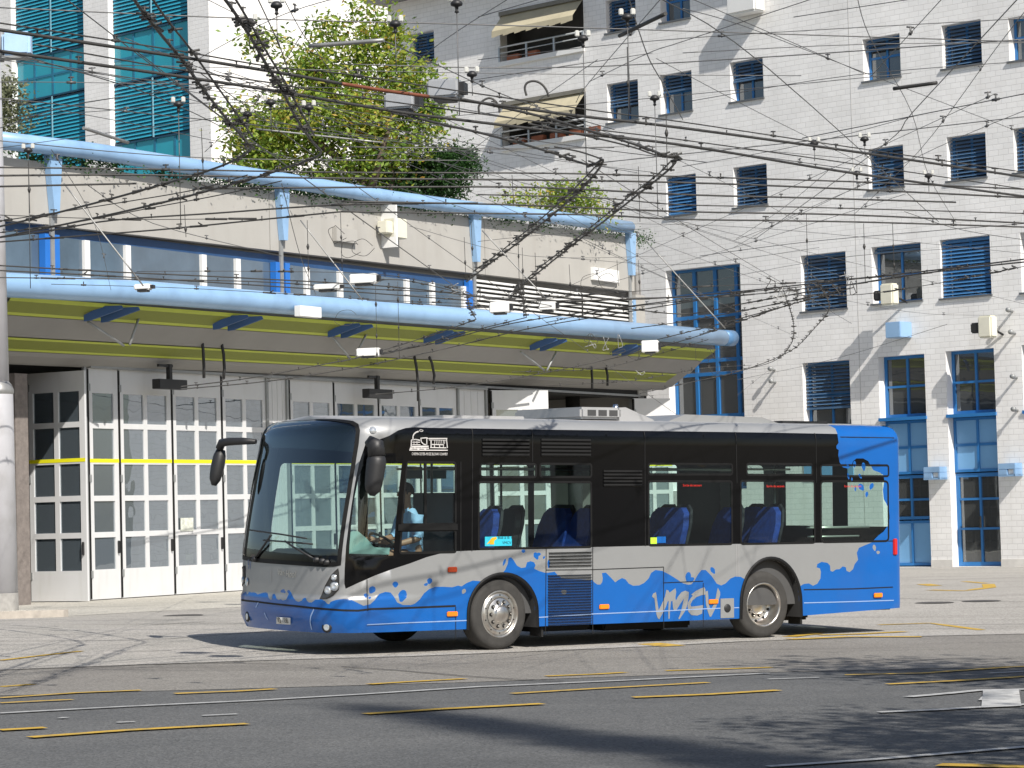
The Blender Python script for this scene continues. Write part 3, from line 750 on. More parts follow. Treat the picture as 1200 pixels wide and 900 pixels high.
# mirrors
def bus_at(px, py, w):
    s, z = at(BUS, px, py, w); return Vector((s, w, z))
mb = MB()
pts = [bus_at(300, 517.5, 2.25), bus_at(285, 517, 2.4), bus_at(268, 517.5, 2.6), bus_at(260, 519, 2.72), bus_at(257, 526, 2.76)]
mb.tube(pts, [.03, .045, .05, .055, .05], 10); m1 = mb.build('mirror_arm', M['plastic'], bus)
c0 = bus_at(259, 527, 2.78); c1 = bus_at(250.5, 569, 2.80)
mb = MB(); mb.tube([c0+(c1-c0)*k/6 for k in range(7)], [.055, .078, .085, .085, .08, .07, .03], 12)
o = mb.build('mirror', M['plastic'], bus)
mb = MB()
c0 = bus_at(435, 517, -.18); c1 = bus_at(440.5, 527, -.25); c2 = bus_at(442, 535, -.27)
mb.tube([bus_at(447, 523, .03), bus_at(441, 519, -.08), bus_at(434, 519, -.16)], [.03, .035, .03], 8)
mb.tube([bus_at(430, 521, -.16), bus_at(434, 518.5, -.2), bus_at(440, 521, -.25), bus_at(441.5, 535, -.27)], [.04, .08, .10, .105], 14)
mb.build('mirror_arm', M['plastic'], bus)
c0 = bus_at(442, 534, -.27); c1 = bus_at(436, 581, -.27)
mb = MB(); mb.tube([c0+(c1-c0)*k/8 for k in range(9)], [.095, .115, .115, .112, .11, .105, .10, .085, .03], 14)
mb.build('mirror', M['plastic'], bus)
# wipers
mb = MB()
def wpt(px, py, off): t, v = front(px, py); return PB(t, v, off)
mb.tube([wpt(300, 655, .02), wpt(322, 627, .05)], .014, 6); mb.tube([wpt(296, 621, .04), wpt(315, 623.5, .05), wpt(333, 626, .05), wpt(362, 631, .04)], .010, 6)
mb.tube([wpt(372, 656, .03), wpt(348, 641, .05), wpt(338, 634, .05)], .013, 6); mb.tube([wpt(312, 633, .04), wpt(336, 634.5, .05), wpt(369, 637.5, .04)], .010, 6)
for x, y in ((372, 656), (379, 657.5), (384, 659), (300, 655)): mb.lathe([(.001, .05), (.03, .045), (.035, 0)], wpt(x, y, .0), (-1, -.1, 0), 10)
mb.build('wiper', M['plastic'], bus)
# ================================================================== the driver
def skin_body(name, verts, edges, radii, m, parent, sub=1):
    me = bpy.data.meshes.new(name); me.from_pydata(verts, edges, []); o = bpy.data.objects.new(name, me); COL.objects.link(o)
    sk = o.modifiers.new('skin', 'SKIN'); sk.use_smooth_shade = True
    for i, r in enumerate(radii): me.skin_vertices[0].data[i].radius = (r, r) if not isinstance(r, tuple) else r
    me.skin_vertices[0].data[0].use_root = True
    ss = o.modifiers.new('sub', 'SUBSURF'); ss.levels = sub; ss.render_levels = sub
    bpy.context.view_layer.update()
    dg = bpy.context.evaluated_depsgraph_get(); m2 = bpy.data.meshes.new_from_object(o.evaluated_get(dg))
    o.modifiers.clear(); o.data = m2; m2.materials.clear(); m2.materials.append(m)
    for p in m2.polygons: p.use_smooth = True
    if parent: o.parent = parent
    return o
M['skin'] = mat('skin', (.42, .22, .15), .5, 0, .06, 8)
M['shirt'] = mat('pale blue shirt', (.38, .58, .88), .8, 0, .12, 10, bump=.3, bscale=14)
M['trouser'] = mat('dark trousers', (.02, .025, .05), .85)
M['hair'] = mat('dark hair', (.02, .014, .01), .7, 0, .3, 30)
hx, hz = at(BUS, 474.5, 579, .62)
D0 = Vector((hx, .62, hz))
def dv(x, y, z): return Vector((x, y, z))    # relative to head centre; -x is forward
drv = empty('person', BUS @ Matrix.Translation(D0+Vector((0.1, 0, -.78))), 'driver in a pale blue short-sleeved shirt seated at the steering wheel of the bus', 'person')
off = Vector((-.1, 0, .78))
V = [dv(.10,0,-.74), dv(.10,0,-.6), dv(.07,0,-.42), dv(.05,0,-.28), dv(.02,0,-.16), dv(0,0,-.04), dv(-.015,0,.05),
 dv(.05,.19,-.30), dv(.0,.25,-.52), dv(-.27,.17,-.56), dv(-.36,.12,-.55),
 dv(.05,-.19,-.30), dv(.04,-.27,-.53), dv(-.22,-.20,-.60), dv(-.32,-.14,-.58),
 dv(.05,.10,-.76), dv(-.38,.14,-.72), dv(-.48,.14,-1.12), dv(-.62,.14,-1.17),
 dv(.05,-.10,-.76), dv(-.38,-.14,-.72), dv(-.48,-.14,-1.12), dv(-.62,-.14,-1.17)]
E_ = [(0,1),(1,2),(2,3),(3,4),(4,5),(5,6),(3,7),(7,8),(8,9),(9,10),(3,11),(11,12),(12,13),(13,14),(0,15),(15,16),(16,17),(17,18),(0,19),(19,20),(20,21),(21,22)]
Rr = [(.13,.17),(.12,.16),(.12,.17),(.10,.14),.055,(.085,.075),(.09,.078), .065,.048,.036,.028, .065,.048,.036,.028, .09,.07,.055,.045, .09,.07,.055,.045]
bd = skin_body('body', [v+off for v in V], E_, Rr, M['skin'], drv, 2)
# clothing regions by height: shirt and trousers as shells
def shell(src, name, m, test, off_):
    me = src.data; mb = MB(); used = {}
    for p in me.polygons:
        c = p.center
        if test(c):
            g = []
            for i in p.vertices:
                if i not in used: used[i] = len(mb.v); mb.v.append(tuple(me.vertices[i].co+me.vertices[i].normal*off_))
                g.append(used[i])
            mb.f.append(tuple(g)); mb.m.append(0); mb.sm.append(True)
    return mb.build(name, m, drv)
shell(bd, 'shirt', M['shirt'], lambda c: (c.z > .02 and c.z < .60 and (c.x > -.06-.1 or abs(c.y) < .1) and not (abs(c.y) > .16 and c.z < .26) and not (c.z > .56 and abs(c.y) < .05)) , .012)
shell(bd, 'trousers', M['trouser'], lambda c: c.z <= .05 and c.z > -.40, .012)
# hair, nose, ears
mb = MB(); hc = off+Vector((.005, 0, .02))
for i in range(9):
    for k in range(16):
        def hp(i, k):
            th = math.pi*.56*i/9; ph = 2*math.pi*k/16
            return hc+Vector((.105*math.sin(th)*math.cos(ph)+.012, .088*math.sin(th)*math.sin(ph), .125*math.cos(th)))
        if math.cos(2*math.pi*(k+.5)/16) < -.45 and i > 5: continue
        mb.face([hp(i, k), hp(i+1, k), hp(i+1, k+1), hp(i, k+1)], 0, True)
mb.build('hair', M['hair'], drv)
mb = MB(); mb.tube([hc+Vector((-.088, 0, .01)), hc+Vector((-.112, 0, -.035)), hc+Vector((-.09, 0, -.045))], [.008, .014, .010], 6)
for s_ in (-1, 1): mb.lathe([(.001, .012), (.02, .012), (.028, 0)], hc+Vector((.01, s_*.082, -.02)), (0, s_, 0), 10)
mb.build('face_detail', M['skin'], drv)
mb = MB()
for s_ in (-1, 1): mb.lathe([(.001, .006), (.010, .004), (.013, 0)], hc+Vector((-.094, s_*.032, .0)), (-1, 0, 0), 8)
mb.tube([hc+Vector((-.092, -.025, -.068)), hc+Vector((-.098, 0, -.07)), hc+Vector((-.092, .025, -.068))], .004, 5)
mb.build('eyes_and_mouth', M['hair'], drv)
# hands closed on the rim
for s_, base in ((1, V[10]+off), (-1, V[14]+off)):
    mb = MB(); mb.tube([base, base+Vector((-.04, -s_*.01, .01)), base+Vector((-.08, -s_*.02, .015))], [.026, .036, .03], 8)
    for q in range(4):
        b = base+Vector((-.075, -s_*.02+(q-1.5)*.019, .015)); ln = (.9, 1.0, .95, .75)[q]
        mb.tube([b, b+Vector((-.035*ln, 0, .015)), b+Vector((-.05*ln, 0, -.012)), b+Vector((-.03*ln, 0, -.03))], [.0095, .009, .0085, .007], 6)
    mb.tube([base+Vector((-.03, -s_*.035, .0)), base+Vector((-.06, -s_*.055, .0)), base+Vector((-.085, -s_*.05, -.01))], [.012, .010, .008], 6)
    mb.build('hand', M['skin'], drv)
# ================================================================== ground
def sheet(name, poly, dz, m, step=1.0, kind='structure', label=None, cat=None, group=None, parent=None):
    """ground-hugging sheet over a world xy polygon"""
    P = densify(poly, step*1.0); b = [Vector(p) for p in P]; E = [(i, (i+1) % len(P)) for i in range(len(P))]
    xs = [p[0] for p in P]; ys = [p[1] for p in P]
    x = max(min(xs), -26)
    while x < min(max(xs), 30):
        y = max(min(ys), 12)
        while y < min(max(ys), 84):
            if inpoly((x, y), P): b.append(Vector((x+.0003, y+.0007)))
            y += step
        x += step
    v, e, f, _, _, _ = delaunay_2d_cdt(b, E, [], 0, 1e-5)
    f = [g for g in f if inpoly((sum(v[i].x for i in g)/3, sum(v[i].y for i in g)/3), P)]
    mb = MB(); mb.mesh([(q.x, q.y, gh(q.x, q.y)+dz) for q in v], f, 0, True)
    o = mb.build(name, m, parent)
    return tag(o, label, cat, group, kind)
def gmat(name, col, col2, fine=90, rough=.9, streak=None, joints=None):
    m, nt, P, N, L = nodes(name); P.inputs['Roughness'].default_value = rough; P.inputs['Specular IOR Level'].default_value = .3
    tc = N.new('ShaderNodeTexCoord')
    def noise_(sc, det=6, mp=(1, 1, 1), rot=0):
        a = N.new('ShaderNodeMapping'); a.inputs['Scale'].default_value = mp; a.inputs['Rotation'].default_value = (0, 0, rot)
        n = N.new('ShaderNodeTexNoise'); n.inputs['Scale'].default_value = sc; n.inputs['Detail'].default_value = det; n.inputs['Roughness'].default_value = .65
        L.new(tc.outputs['Object'], a.inputs['Vector']); L.new(a.outputs['Vector'], n.inputs['Vector']); return n.outputs['Fac']
    def rng(v, a, b, c, d):
        r = N.new('ShaderNodeMapRange'); r.inputs['From Min'].default_value = a; r.inputs['From Max'].default_value = b; r.inputs['To Min'].default_value = c; r.inputs['To Max'].default_value = d
        L.new(v, r.inputs['Value']); return r.outputs['Result']
    def mix(a, b, f, t='MIX'):
        x = N.new('ShaderNodeMix'); x.data_type = 'RGBA'; x.blend_type = t
        for i, q in ((6, a), (7, b)):
            if isinstance(q, tuple): x.inputs[i].default_value = (*q, 1)
            else: L.new(q, x.inputs[i])
        if isinstance(f, float): x.inputs[0].default_value = f
        else: L.new(f, x.inputs[0])
        return x.outputs[2]
    c = mix(col, col2, rng(noise_(.5), .35, .65, 0, 1))
    c = mix(c, tuple(q*.72 for q in col), rng(noise_(.35, 5, (.25, 1.6, 1), .0), .55, .75, 0, .8))
    g = N.new('ShaderNodeMath'); g.operation = 'MULTIPLY'
    # aggregate speckle
    vo_ = N.new('ShaderNodeTexVoronoi'); vo_.inputs['Scale'].default_value = fine; L.new(tc.outputs['Object'], vo_.inputs['Vector'])
    sp = rng(vo_.outputs['Color'], 0, 1, .58, 1.42)
    hs = N.new('ShaderNodeHueSaturation'); L.new(c, hs.inputs['Color']); L.new(sp, hs.inputs['Value']); c = hs.outputs['Color']
    c = mix(c, tuple(min(1, q*2.1) for q in col), rng(noise_(22, 3), .66, .72, 0, .6))
    if streak: c = mix(c, streak, rng(noise_(1.2, 8, (.12, 1.1, 1), .03), .58, .72, 0, .75))
    L.new(c, P.inputs['Base Color'])
    bp = N.new('ShaderNodeBump'); bp.inputs['Strength'].default_value = .35; bp.inputs['Distance'].default_value = .01
    L.new(vo_.outputs['Distance'], bp.inputs['Height']); L.new(bp.outputs['Normal'], P.inputs['Normal'])
    return m
M['asphalt'] = gmat('road asphalt', (.100, .102, .102), (.125, .126, .124), 60)
M['asphalt2'] = gmat('worn asphalt', (.20, .188, .17), (.235, .222, .20), 60, streak=(.10, .095, .09))
M['concrete'] = gmat('yard concrete', (.33, .315, .285), (.38, .36, .33), 50, streak=(.17, .165, .155))
M['apron'] = gmat('pale concrete apron', (.43, .41, .36), (.47, .45, .40), 50, streak=(.30, .29, .26))
M['yellow'] = mat('road yellow', (.52, .33, .04), .8, 0, .15, 6, dirt=((.2, .18, .12), 9, .75))
M['roadwhite'] = mat('road white', (.42, .42, .41), .8, 0, .12, 6, dirt=((.15, .15, .15), 9, .8))
M['joint'] = mat('dark joint and wire shadow', (.035, .033, .03), .9)  # road joints, and one painted wire shadow
R_ = 400
sheet('road', [(-R_, -80), (R_, -80), (R_, R_), (-R_, R_)], 0, M['asphalt'], 1.0)
def G(px, py, z=0):
    p = at_z(px, py, z)
    for _ in range(4): p = at_z(px, py, gh(p.x, p.y)+z)
    return (p.x, p.y)
e1 = [(-60, 817), (60, 814), (150, 811), (260, 808), (400, 804), (545, 800), (700, 794), (850, 789), (1000, 786), (1260, 779)]
e2 = [(-60, 789), (0, 786), (160, 780), (330, 774), (480, 770), (640, 763.5), (780, 757.5), (870, 752.5), (1000, 748), (1200, 743.5), (1300, 741)]
e1g = [G(*p) for p in e1]; e2g = [G(*p) for p in e2]
sheet('worn_lane', [(-60, e1g[0][1]+.5)]+e1g+[(60, e1g[-1][1]-.5), (60, e2g[-1][1]-.5)]+e2g[::-1]+[(-60, e2g[0][1]+.5)], .004, M['asphalt2'])
sheet('yard', [(-60, e2g[0][1]+.5)]+e2g+[(60, e2g[-1][1]-.5), (60, 140), (-60, 140)], .006, M['concrete'])
apx = [(-40, 727), (90, 722), (200, 716), (300, 711), (420, 704), (640, 692)]
apg = [G(*p) for p in apx]
sheet('apron', [(-60, apg[0][1])]+apg+[(apg[-1][0]+4, 100), (-60, 100)], .010, M['apron'], 1.5)
def strip(name, px, w, m, dz=.012, kind='structure', label=None, cat=None, group=None, hw=None):
    """painted line along picture points, w metres wide"""
    P = [Vector(G(*p)) for p in px]; Q = []; w *= 1.15 if name == 'yellow_line' else 1
    for a, b in zip(P, P[1:]):
        k = max(1, int((b-a).length/.6)); Q += [a+(b-a)*i/k for i in range(k)]
    Q.append(P[-1]); mb = MB(); A = []
    for i, q in enumerate(Q):
        d = (Q[min(i+1, len(Q)-1)]-Q[max(0, i-1)]).normalized(); n_ = Vector((-d.y, d.x))*w/2
        A.append((Vector((q.x+n_.x, q.y+n_.y, gh(q.x, q.y)+dz)), Vector((q.x-n_.x, q.y-n_.y, gh(q.x, q.y)+dz))))
    for (a, b), (c, d) in zip(A, A[1:]): mb.face([a, b, d, c], 0, True)
    o = mb.build(name, m); return tag(o, label, cat, group, kind)
strip('joint_and_shadow_line', e2, .05, M['joint'], .011)
for pts in [[(0,753),(120,752),(200,749.5),(300,742),(320,740)],[(160,780),(240,778),(340,779)],[(1050,702),(1120,704),(1200,706)],[(1060,682),(1130,679),(1200,677)],[(180,733),(240,729)],[(140,765),(200,763)],
            [(400,782),(470,787),(540,793),(600,797),(660,799)]]:  # this last one is a wire's cast shadow, painted as a dark strip
    strip('joint_and_shadow_line', pts, .035, M['joint'], .013)
for pts, w in [([(0,806),(38,803)],.13),([(0,819),(90,813),(165,810)],.10),([(0,825),(85,821)],.10),([(205,814),(280,811),(322,808.5)],.12),([(0,857),(53,854)],.14),([(35,865.5),(150,857),(290,849.5)],.13),
   ([(432,803),(480,800),(545,796.5)],.12),([(640,793.5),(700,791),(733,789)],.12),([(428,838),(520,832),(636,826)],.13),([(600,814),(700,808),(830,801)],.10),([(742,818.5),(830,815),(912,810)],.13),
   ([(780,787),(850,785),(905,783)],.11),([(990,792),(1080,790),(1180,783),(1260,779)],.10),([(1040,803),(1120,799),(1200,794),(1260,791)],.11),([(1100,898),(1150,899),(1260,902)],.14),
   ([(0,775),(50,769),(95,764)],.10),([(925,750),(990,747),(1080,747)],.22),([(925,747),(960,742.5)],.2),([(1060,741),(1000,744),(960,745)],.18),([(760,755),(790,758)],.3),
   ([(1030,733),(1090,731),(1150,739)],.12),([(1082,685),(1096,687)],.25),([(1090,692),(1130,693),(1160,689),(1158,685)],.22),([(1155,684),(1130,682)],.15)]:
    strip('yellow_line', pts, w, M['yellow'])
strip('white_line', [(0,837),(150,829),(300,822),(420,815),(560,806),(740,798),(900,790)], .10, M['roadwhite'])
strip('white_line', [(1030,836),(1100,833),(1200,827),(1270,823)], .13, M['roadwhite']); strip('white_line', [(1064,818),(1110,814),(1150,810),(1200,809),(1270,808)], .13, M['roadwhite'])
strip('white_line', [(1150,822),(1160,812),(1196,811)], .05, M['roadwhite'])
sheet('white_box', [G(1152, 810.5), G(1194, 809.5), G(1197, 829), G(1150, 831)], .013, M['roadwhite'], .5)
strip('white_line', [(900,900),(1020,892),(1200,877),(1260,872)], .10, M['roadwhite'])
for pts in [[(237,840),(278,838)],[(137,848),(158,847)],[(70,843),(78,842)],[(1160,790),(1200,788)],[(900,797),(960,795)]]: strip('white_line', pts, .07, M['roadwhite'])
# iron covers in the yard
for i, (x, y) in enumerate([(1095,707),(860,737),(215,722),(1150,705)]):
    c = G(x, y); mb = MB(); mb.lathe([(.001, .0), (.28, .0), (.33, -.006)], (c[0], c[1], gh(*c)+.018), (0, 0, 1), 24)
    tag(origin(mb.build('manhole_cover', mat('cast iron', (.09, .085, .08), .7, .3)), (c[0], c[1], gh(*c))), ['dark iron cover in the yard behind the rear of the bus', 'iron cover beneath the rear overhang of the bus', 'iron cover left of the bus front near the depot doors', 'rightmost iron cover in the yard by the white building'][i], 'manhole cover', 'iron covers')
# ================================================================== light and camera
w_ = bpy.data.worlds.new('World'); SC.world = w_; w_.use_nodes = True
nt = w_.node_tree; sky = nt.nodes.new('ShaderNodeTexSky'); sky.sky_type = 'NISHITA'; sky.sun_disc = False
EL = math.radians(43); SH = Vector((.471, -.882)).normalized()
sky.sun_elevation = EL; sky.sun_rotation = math.atan2(SH.x, SH.y); sky.air_density = 1.0; sky.dust_density = 1.5
nt.links.new(sky.outputs[0], nt.nodes['Background'].inputs[0]); nt.nodes['Background'].inputs[1].default_value = .085
sun = bpy.data.lights.new('sun', 'SUN'); sun.energy = 4.6; sun.angle = math.radians(.5); sun.color = (1, .95, .88)
so = bpy.data.objects.new('sun', sun); COL.objects.link(so)
S3v = Vector((SH.x*math.cos(EL), SH.y*math.cos(EL), math.sin(EL)))
so.rotation_euler = S3v.to_track_quat('Z', 'Y').to_euler(); so.location = (8, -10, 30)
cam = bpy.data.cameras.new('camera'); co = bpy.data.objects.new('camera', cam); COL.objects.link(co)
cam.sensor_width = 36; cam.lens = FPX/1200*36; cam.clip_end = 2000; cam.clip_start = .1
Fw = Vector((0, math.cos(PITCH), math.sin(PITCH))); Rt = Vector((1, 0, 0)); Up = Vector((0, -math.sin(PITCH), math.cos(PITCH)))
# roll: picture content turned counter-clockwise by ROLL
c, s = math.cos(ROLL), math.sin(ROLL)
R2 = Rt*c+Up*(-s)*(-1)*(-1); U2 = Up*c+Rt*s
R2 = Rt*c-Up*s
m3 = Matrix((R2, U2, -Fw)).transposed(); mm = m3.to_4x4(); mm.translation = CAMP
if True:
    # sign check against proj(): a point straight above the axis must land where proj() says
    P = CAMP+Fw*50+Up*5; q = mm.inverted() @ P; px = 600+FPX*q.x/-q.z; py = 450-FPX*q.y/-q.z; a = proj(P)
    if abs(px-a[0])+abs(py-a[1]) > 1: R2 = Rt*c+Up*s; U2 = Up*c-Rt*s; m3 = Matrix((R2, U2, -Fw)).transposed(); mm = m3.to_4x4(); mm.translation = CAMP
    q = mm.inverted() @ P; px = 600+FPX*q.x/-q.z; py = 450-FPX*q.y/-q.z; print('camera check', px-a[0], py-a[1])
co.matrix_world = mm; SC.camera = co
SC.view_settings.view_transform = 'Standard'; SC.view_settings.look = 'None'; SC.view_settings.exposure = 0.0
SC.render.engine = 'CYCLES'
try: SC.cycles.max_bounces = 8; SC.cycles.transparent_max_bounces = 24
except Exception: pass
# ================================================================== the trolleybus depot
M['parapet'] = mat('pale concrete panel', (.40, .388, .36), .8, 0, .05, .8, bump=.15, bscale=30, dirt=((.33, .31, .28), 1.0, .5, (2, 2, .25)))
M['sky blue'] = mat('pale blue steel', (.26, .43, .65), .35, 0, .05, 1.2, coat=.2, dirt=((.15, .25, .4), 1.5, .45))
M['deep blue'] = mat('blue steel', (.02, .16, .55), .4, 0, .08, 2)
M['navy'] = mat('dark blue steel', (.02, .07, .18), .5, 0, .1, 2)
M['lime'] = mat('lime paint', (.44, .50, .06), .6, 0, .06, 2)
M['soffit'] = mat('grey soffit', (.27, .262, .25), .75, 0, .06, .7, dirt=((.22, .21, .2), .8, .4))
M['doorwhite'] = mat('white painted door', (.60, .605, .61), .45, 0, .03, 1.5, dirt=((.5, .5, .48), 2.0, .35, (3, 3, .5)))
M['stripe'] = mat('yellow tape', (.80, .75, .01), .6, 0, .04)
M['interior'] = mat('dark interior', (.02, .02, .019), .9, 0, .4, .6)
M['pane'] = glass('depot pane', (.22, .26, .25), .36, .01, (.26, .32, .37), .22)  # blue-grey diffuse share paints in the mirrored surroundings
M['stripglass'] = mat('office glass', (.085, .125, .17), .06, 0, .35, .5, spec=.9)  # bluish base colour stands in for the reflected sky
M['steelgrey'] = mat('grey steel', (.30, .31, .31), .5, .3, .1)
M['metalbox'] = mat('galvanised box', (.50, .51, .52), .45, .5, .1, 3)
M['pillar'] = mat('aggregate concrete', (.19, .165, .15), .9, 0, .2, 10, bump=.5, bscale=30)
# louvred lime lining: shade between the blades painted as a procedural stripe
def louvre_mat():
    m, nt, P, N, L = nodes('lime louvre lining'); P.inputs['Roughness'].default_value = .7
    uv = N.new('ShaderNodeAttribute'); uv.attribute_name = 'across'
    w = N.new('ShaderNodeMath'); w.operation = 'MULTIPLY'; w.inputs[1].default_value = 11; L.new(uv.outputs['Fac'], w.inputs[0])
    f = N.new('ShaderNodeMath'); f.operation = 'FRACT'; L.new(w.outputs[0], f.inputs[0])
    g = N.new('ShaderNodeMath'); g.operation = 'LESS_THAN'; g.inputs[1].default_value = .45; L.new(f.outputs[0], g.inputs[0])
    x = N.new('ShaderNodeMix'); x.data_type = 'RGBA'; x.inputs[6].default_value = (.27, .30, .045, 1); x.inputs[7].default_value = (.12, .14, .02, 1)
    L.new(g.outputs[0], x.inputs[0]); L.new(x.outputs[2], P.inputs['Base Color']); return m
depot = empty('depot_building', DEP, 'trolleybus depot with white folding doors, pale concrete parapet and lime lined canopy', 'depot')
def D(px, py, n=0): return at(DEP, px, py, -n)
# main wall shell: header above the doors, storey with strip windows, parapet
s_left, s_right = -4.2, 25.0
zp = lambda s: 9.55+.02*s                      # the parapet climbs slightly
for a, b in ((s_left, 5.9), (5.9, 16.0), (16.0, 24.85)):
    mb = MB(); f0 = lambda q: 9.46+(q-s_left)/(24.85-s_left)*.60; f1 = lambda q: 8.13+(q-s_left)*.009
    mb.prism([(a, f1(a)), (b-.03, f1(b)), (b-.03, f0(b)), (a, f0(a))], lambda u, v, d: Vector((u, d, v)), -.03, .36); mb.build('parapet', M['parapet'], depot)
mb = MB(); mb.box(s_left, 25.6, .36, 14, 8.1, 8.9); mb.box(25.0, 25.3, .0, 13, 0, 9.0); mb.build('roof', M['soffit'], depot)
mb = MB(); mb.box(s_left, 25.5, .28, .36, 6.5, 8.2, 0); mb.build('wall', M['parapet'], depot); mb = MB(); mb.box(24.9, 25.5, -.02, .36, 5.2, 8.3); mb.build('wall', M['parapet'], depot); mb = MB(); mb.box(24.95, 25.3, .0, .36, 0, 5.2); mb.build('end_post', M['steelgrey'], depot)
mb = MB(); mb.box(s_left, 25.2, .16, .28, 7.92, 8.14); mb.build('blue_lintel', M['navy'], depot)
# strip windows: every pane a part with its mullion
xs = []
x = s_left
posts = [(-4,103),(103,151),(151,240),(240,280),(280,361),(361,400),(400,478),(478,508),(508,545)]
for a, b in posts:
    s0 = D(a, 305)[0]; s1 = D(b, 318)[0]
    mb = MB(); mb.face([(s0+.1, .14, 6.75), (s1, .14, 6.75), (s1, .14, 7.94), (s0+.1, .14, 7.94)]); w = mb.build('window', M['stripglass'], depot)
    mb = MB(); mb.box(s1-.02, s1+.16, .06, .15, 6.7, 7.93); mb.build('mullion', M['white'], w)
    if random.random() < .5:
        mb = MB(); mb.box(s0+.3, s0+.3+(s1-s0)*.6, .2, .22, 7.0+random.random()*.4, 7.9); mb.build('curtain', mat('office curtain', (.35, .37, .38), .9), w)
mb = MB()
for px in (51, 61, 321, 332): mb = MB(); s0 = D(px, 300)[0]; mb.box(s0, s0+.2, -.05, .12, 6.7, 7.95); mb.build('blue_post', M['deep blue'], depot)
# louvre grille at the right
s0 = D(553, 340)[0]; s1 = D(742, 355)[0]
mb = MB()
for k in range(11): z = 6.85+k*.125; mb.box(s0, s1, .02, .10, z, z+.055)
mb.build('louvre_blades', M['white'], depot)
mb = MB(); mb.box(s0, s1, .12, .15, 6.75, 8.14); mb.box(s0-.2, s0, -.03, .12, 6.75, 8.1, 1); mb.box(s1, s1+.15, -.02, .12, 6.75, 8.14, 2); mb.box((s0+s1)/2+1.5, (s0+s1)/2+1.56, -.0, .02, 6.8, 8.1, 0); mb.build('louvre_back', [M['interior'], M['deep blue'], M['sky blue']], depot)
# canopy: pipe, lime bands, soffit strips
def strip_s(name, prof, m, s0, s1, parent=depot):
    """profile (n, z) extruded along the facade"""
    mb = MB(); L_ = 0; acc = [0]
    for (a, b), (c, d) in zip(prof, prof[1:]): acc.append(acc[-1]+math.hypot(c-a, d-b))
    N_ = 24
    for i in range(N_):
        a = s0+(s1-s0)*i/N_; b = s0+(s1-s0)*(i+1)/N_
        for (n0, z0), (n1, z1) in zip(prof, prof[1:]):
            mb.face([(a, -n0, z0+.0095*a), (b, -n0, z0+.0095*b), (b, -n1, z1+.0095*b), (a, -n1, z1+.0095*a)], 0)
    o = mb.build(name, m, parent)
    at_ = o.data.attributes.new('across', 'FLOAT', 'POINT')
    for v in o.data.vertices:
        z = v.co.z-.0095*v.co.x; n_ = -v.co.y; best = 0; bd_ = 9
        for (n0, z0), (n1, z1), A in zip(prof, prof[1:], acc):
            for k in range(11):
                e = abs(n0+(n1-n0)*k/10-n_)+abs(z0+(z1-z0)*k/10-z)
                if e < bd_: bd_ = e; best = A+math.hypot(n1-n0, z1-z0)*k/10
        at_.data[v.index].value = best/acc[-1]
    return o
SE = 26.6
strip_s('canopy_lime_edge', [(1.86, 6.33), (1.80, 6.25)], M['lime'], -5.5, SE)
strip_s('canopy_lime_band', [(1.80, 6.25), (1.45, 6.06)], louvre_mat(), -5.5, SE)
strip_s('canopy_lime_edge', [(1.45, 6.06), (1.38, 6.01)], M['lime'], -5.5, SE)
strip_s('canopy_soffit', [(1.38, 6.00), (1.30, 5.93), (.98, 5.66), (.92, 5.62)], M['soffit'], -5.5, SE)
strip_s('canopy_lime_edge', [(.90, 5.60), (.85, 5.56)], M['lime'], -5.5, SE-.8)
strip_s('canopy_lime_band', [(.85, 5.56), (.55, 5.40)], M['lime_l'] if 'lime_l' in M else louvre_mat(), -5.5, SE-.8)
strip_s('canopy_lime_edge', [(.55, 5.40), (.50, 5.36)], M['lime'], -5.5, SE-.8)
strip_s('canopy_soffit', [(.50, 5.35), (.40, 5.27), (.12, 5.15), (.0, 5.12)], M['soffit'], -5.5, SE-1)
mb = MB()
for z0, n0 in ((5.965, 1.33), (5.615, .92)): mb.box(-5.5, SE, -n0-.03, -n0+.0, z0-.03, z0+.0)
canopy_line = mb
mb = MB(); mb.prism([(1.8, 6.34), (1.8, 6.55), (-.1, 6.62), (-.3, 5.3), (0, 5.16), (.4, 5.30), (.86, 5.62), (1.3, 5.97), (1.45, 6.1)], lambda u, v, d: Vector((d, -u, v+.0095*d)), -5.5, SE-.02); mb.build('canopy_roof', M['soffit'], depot)
# front pipe
a = D(-25, 332, 2.05); b = D(180, 343.5, 2.05); c = D(856, 397, 2.05)
mb = MB(); P = [Vector((a[0]-3, -2.05, a[1])), Vector((a[0], -2.05, a[1])), Vector((b[0], -2.05, b[1])), Vector((14, -2.05, b[1]+(c[1]-b[1])*(14-b[0])/(c[0]-b[0]))), Vector((c[0]-.6, -2.05, c[1]))]
mb.tube(P, .25, 20); mb.build('canopy_pipe', M['sky blue'], depot)
mb = MB(); e = P[-1]; mb.tube([e+Vector((.01, 0, 0)), e+Vector((.7, 0, .02))], .25, 20); mb.build('pipe_end', mat('steel blue end', (.10, .22, .40), .4, .2), depot)
# pipe end bracket and canopy brackets (paired dark fins)
for px in (128, 276, 408, 518, 640, 735):
    s0 = D(px, 380, 1.8)[0]
    for d in (0, .55):
        mb = MB(); z = 6.3+.0095*s0
        mb.prism([(1.98, z+.0), (2.0, z-.07), (1.62, z-.33), (1.55, z-.35), (1.55, z-.22), (1.75, z-.03)], lambda u, v, e: Vector((s0+d+e+(1.9-u)*-1.6, -u-.03, v)), 0, .05)
        mb.build('canopy_bracket', M['navy'], depot)
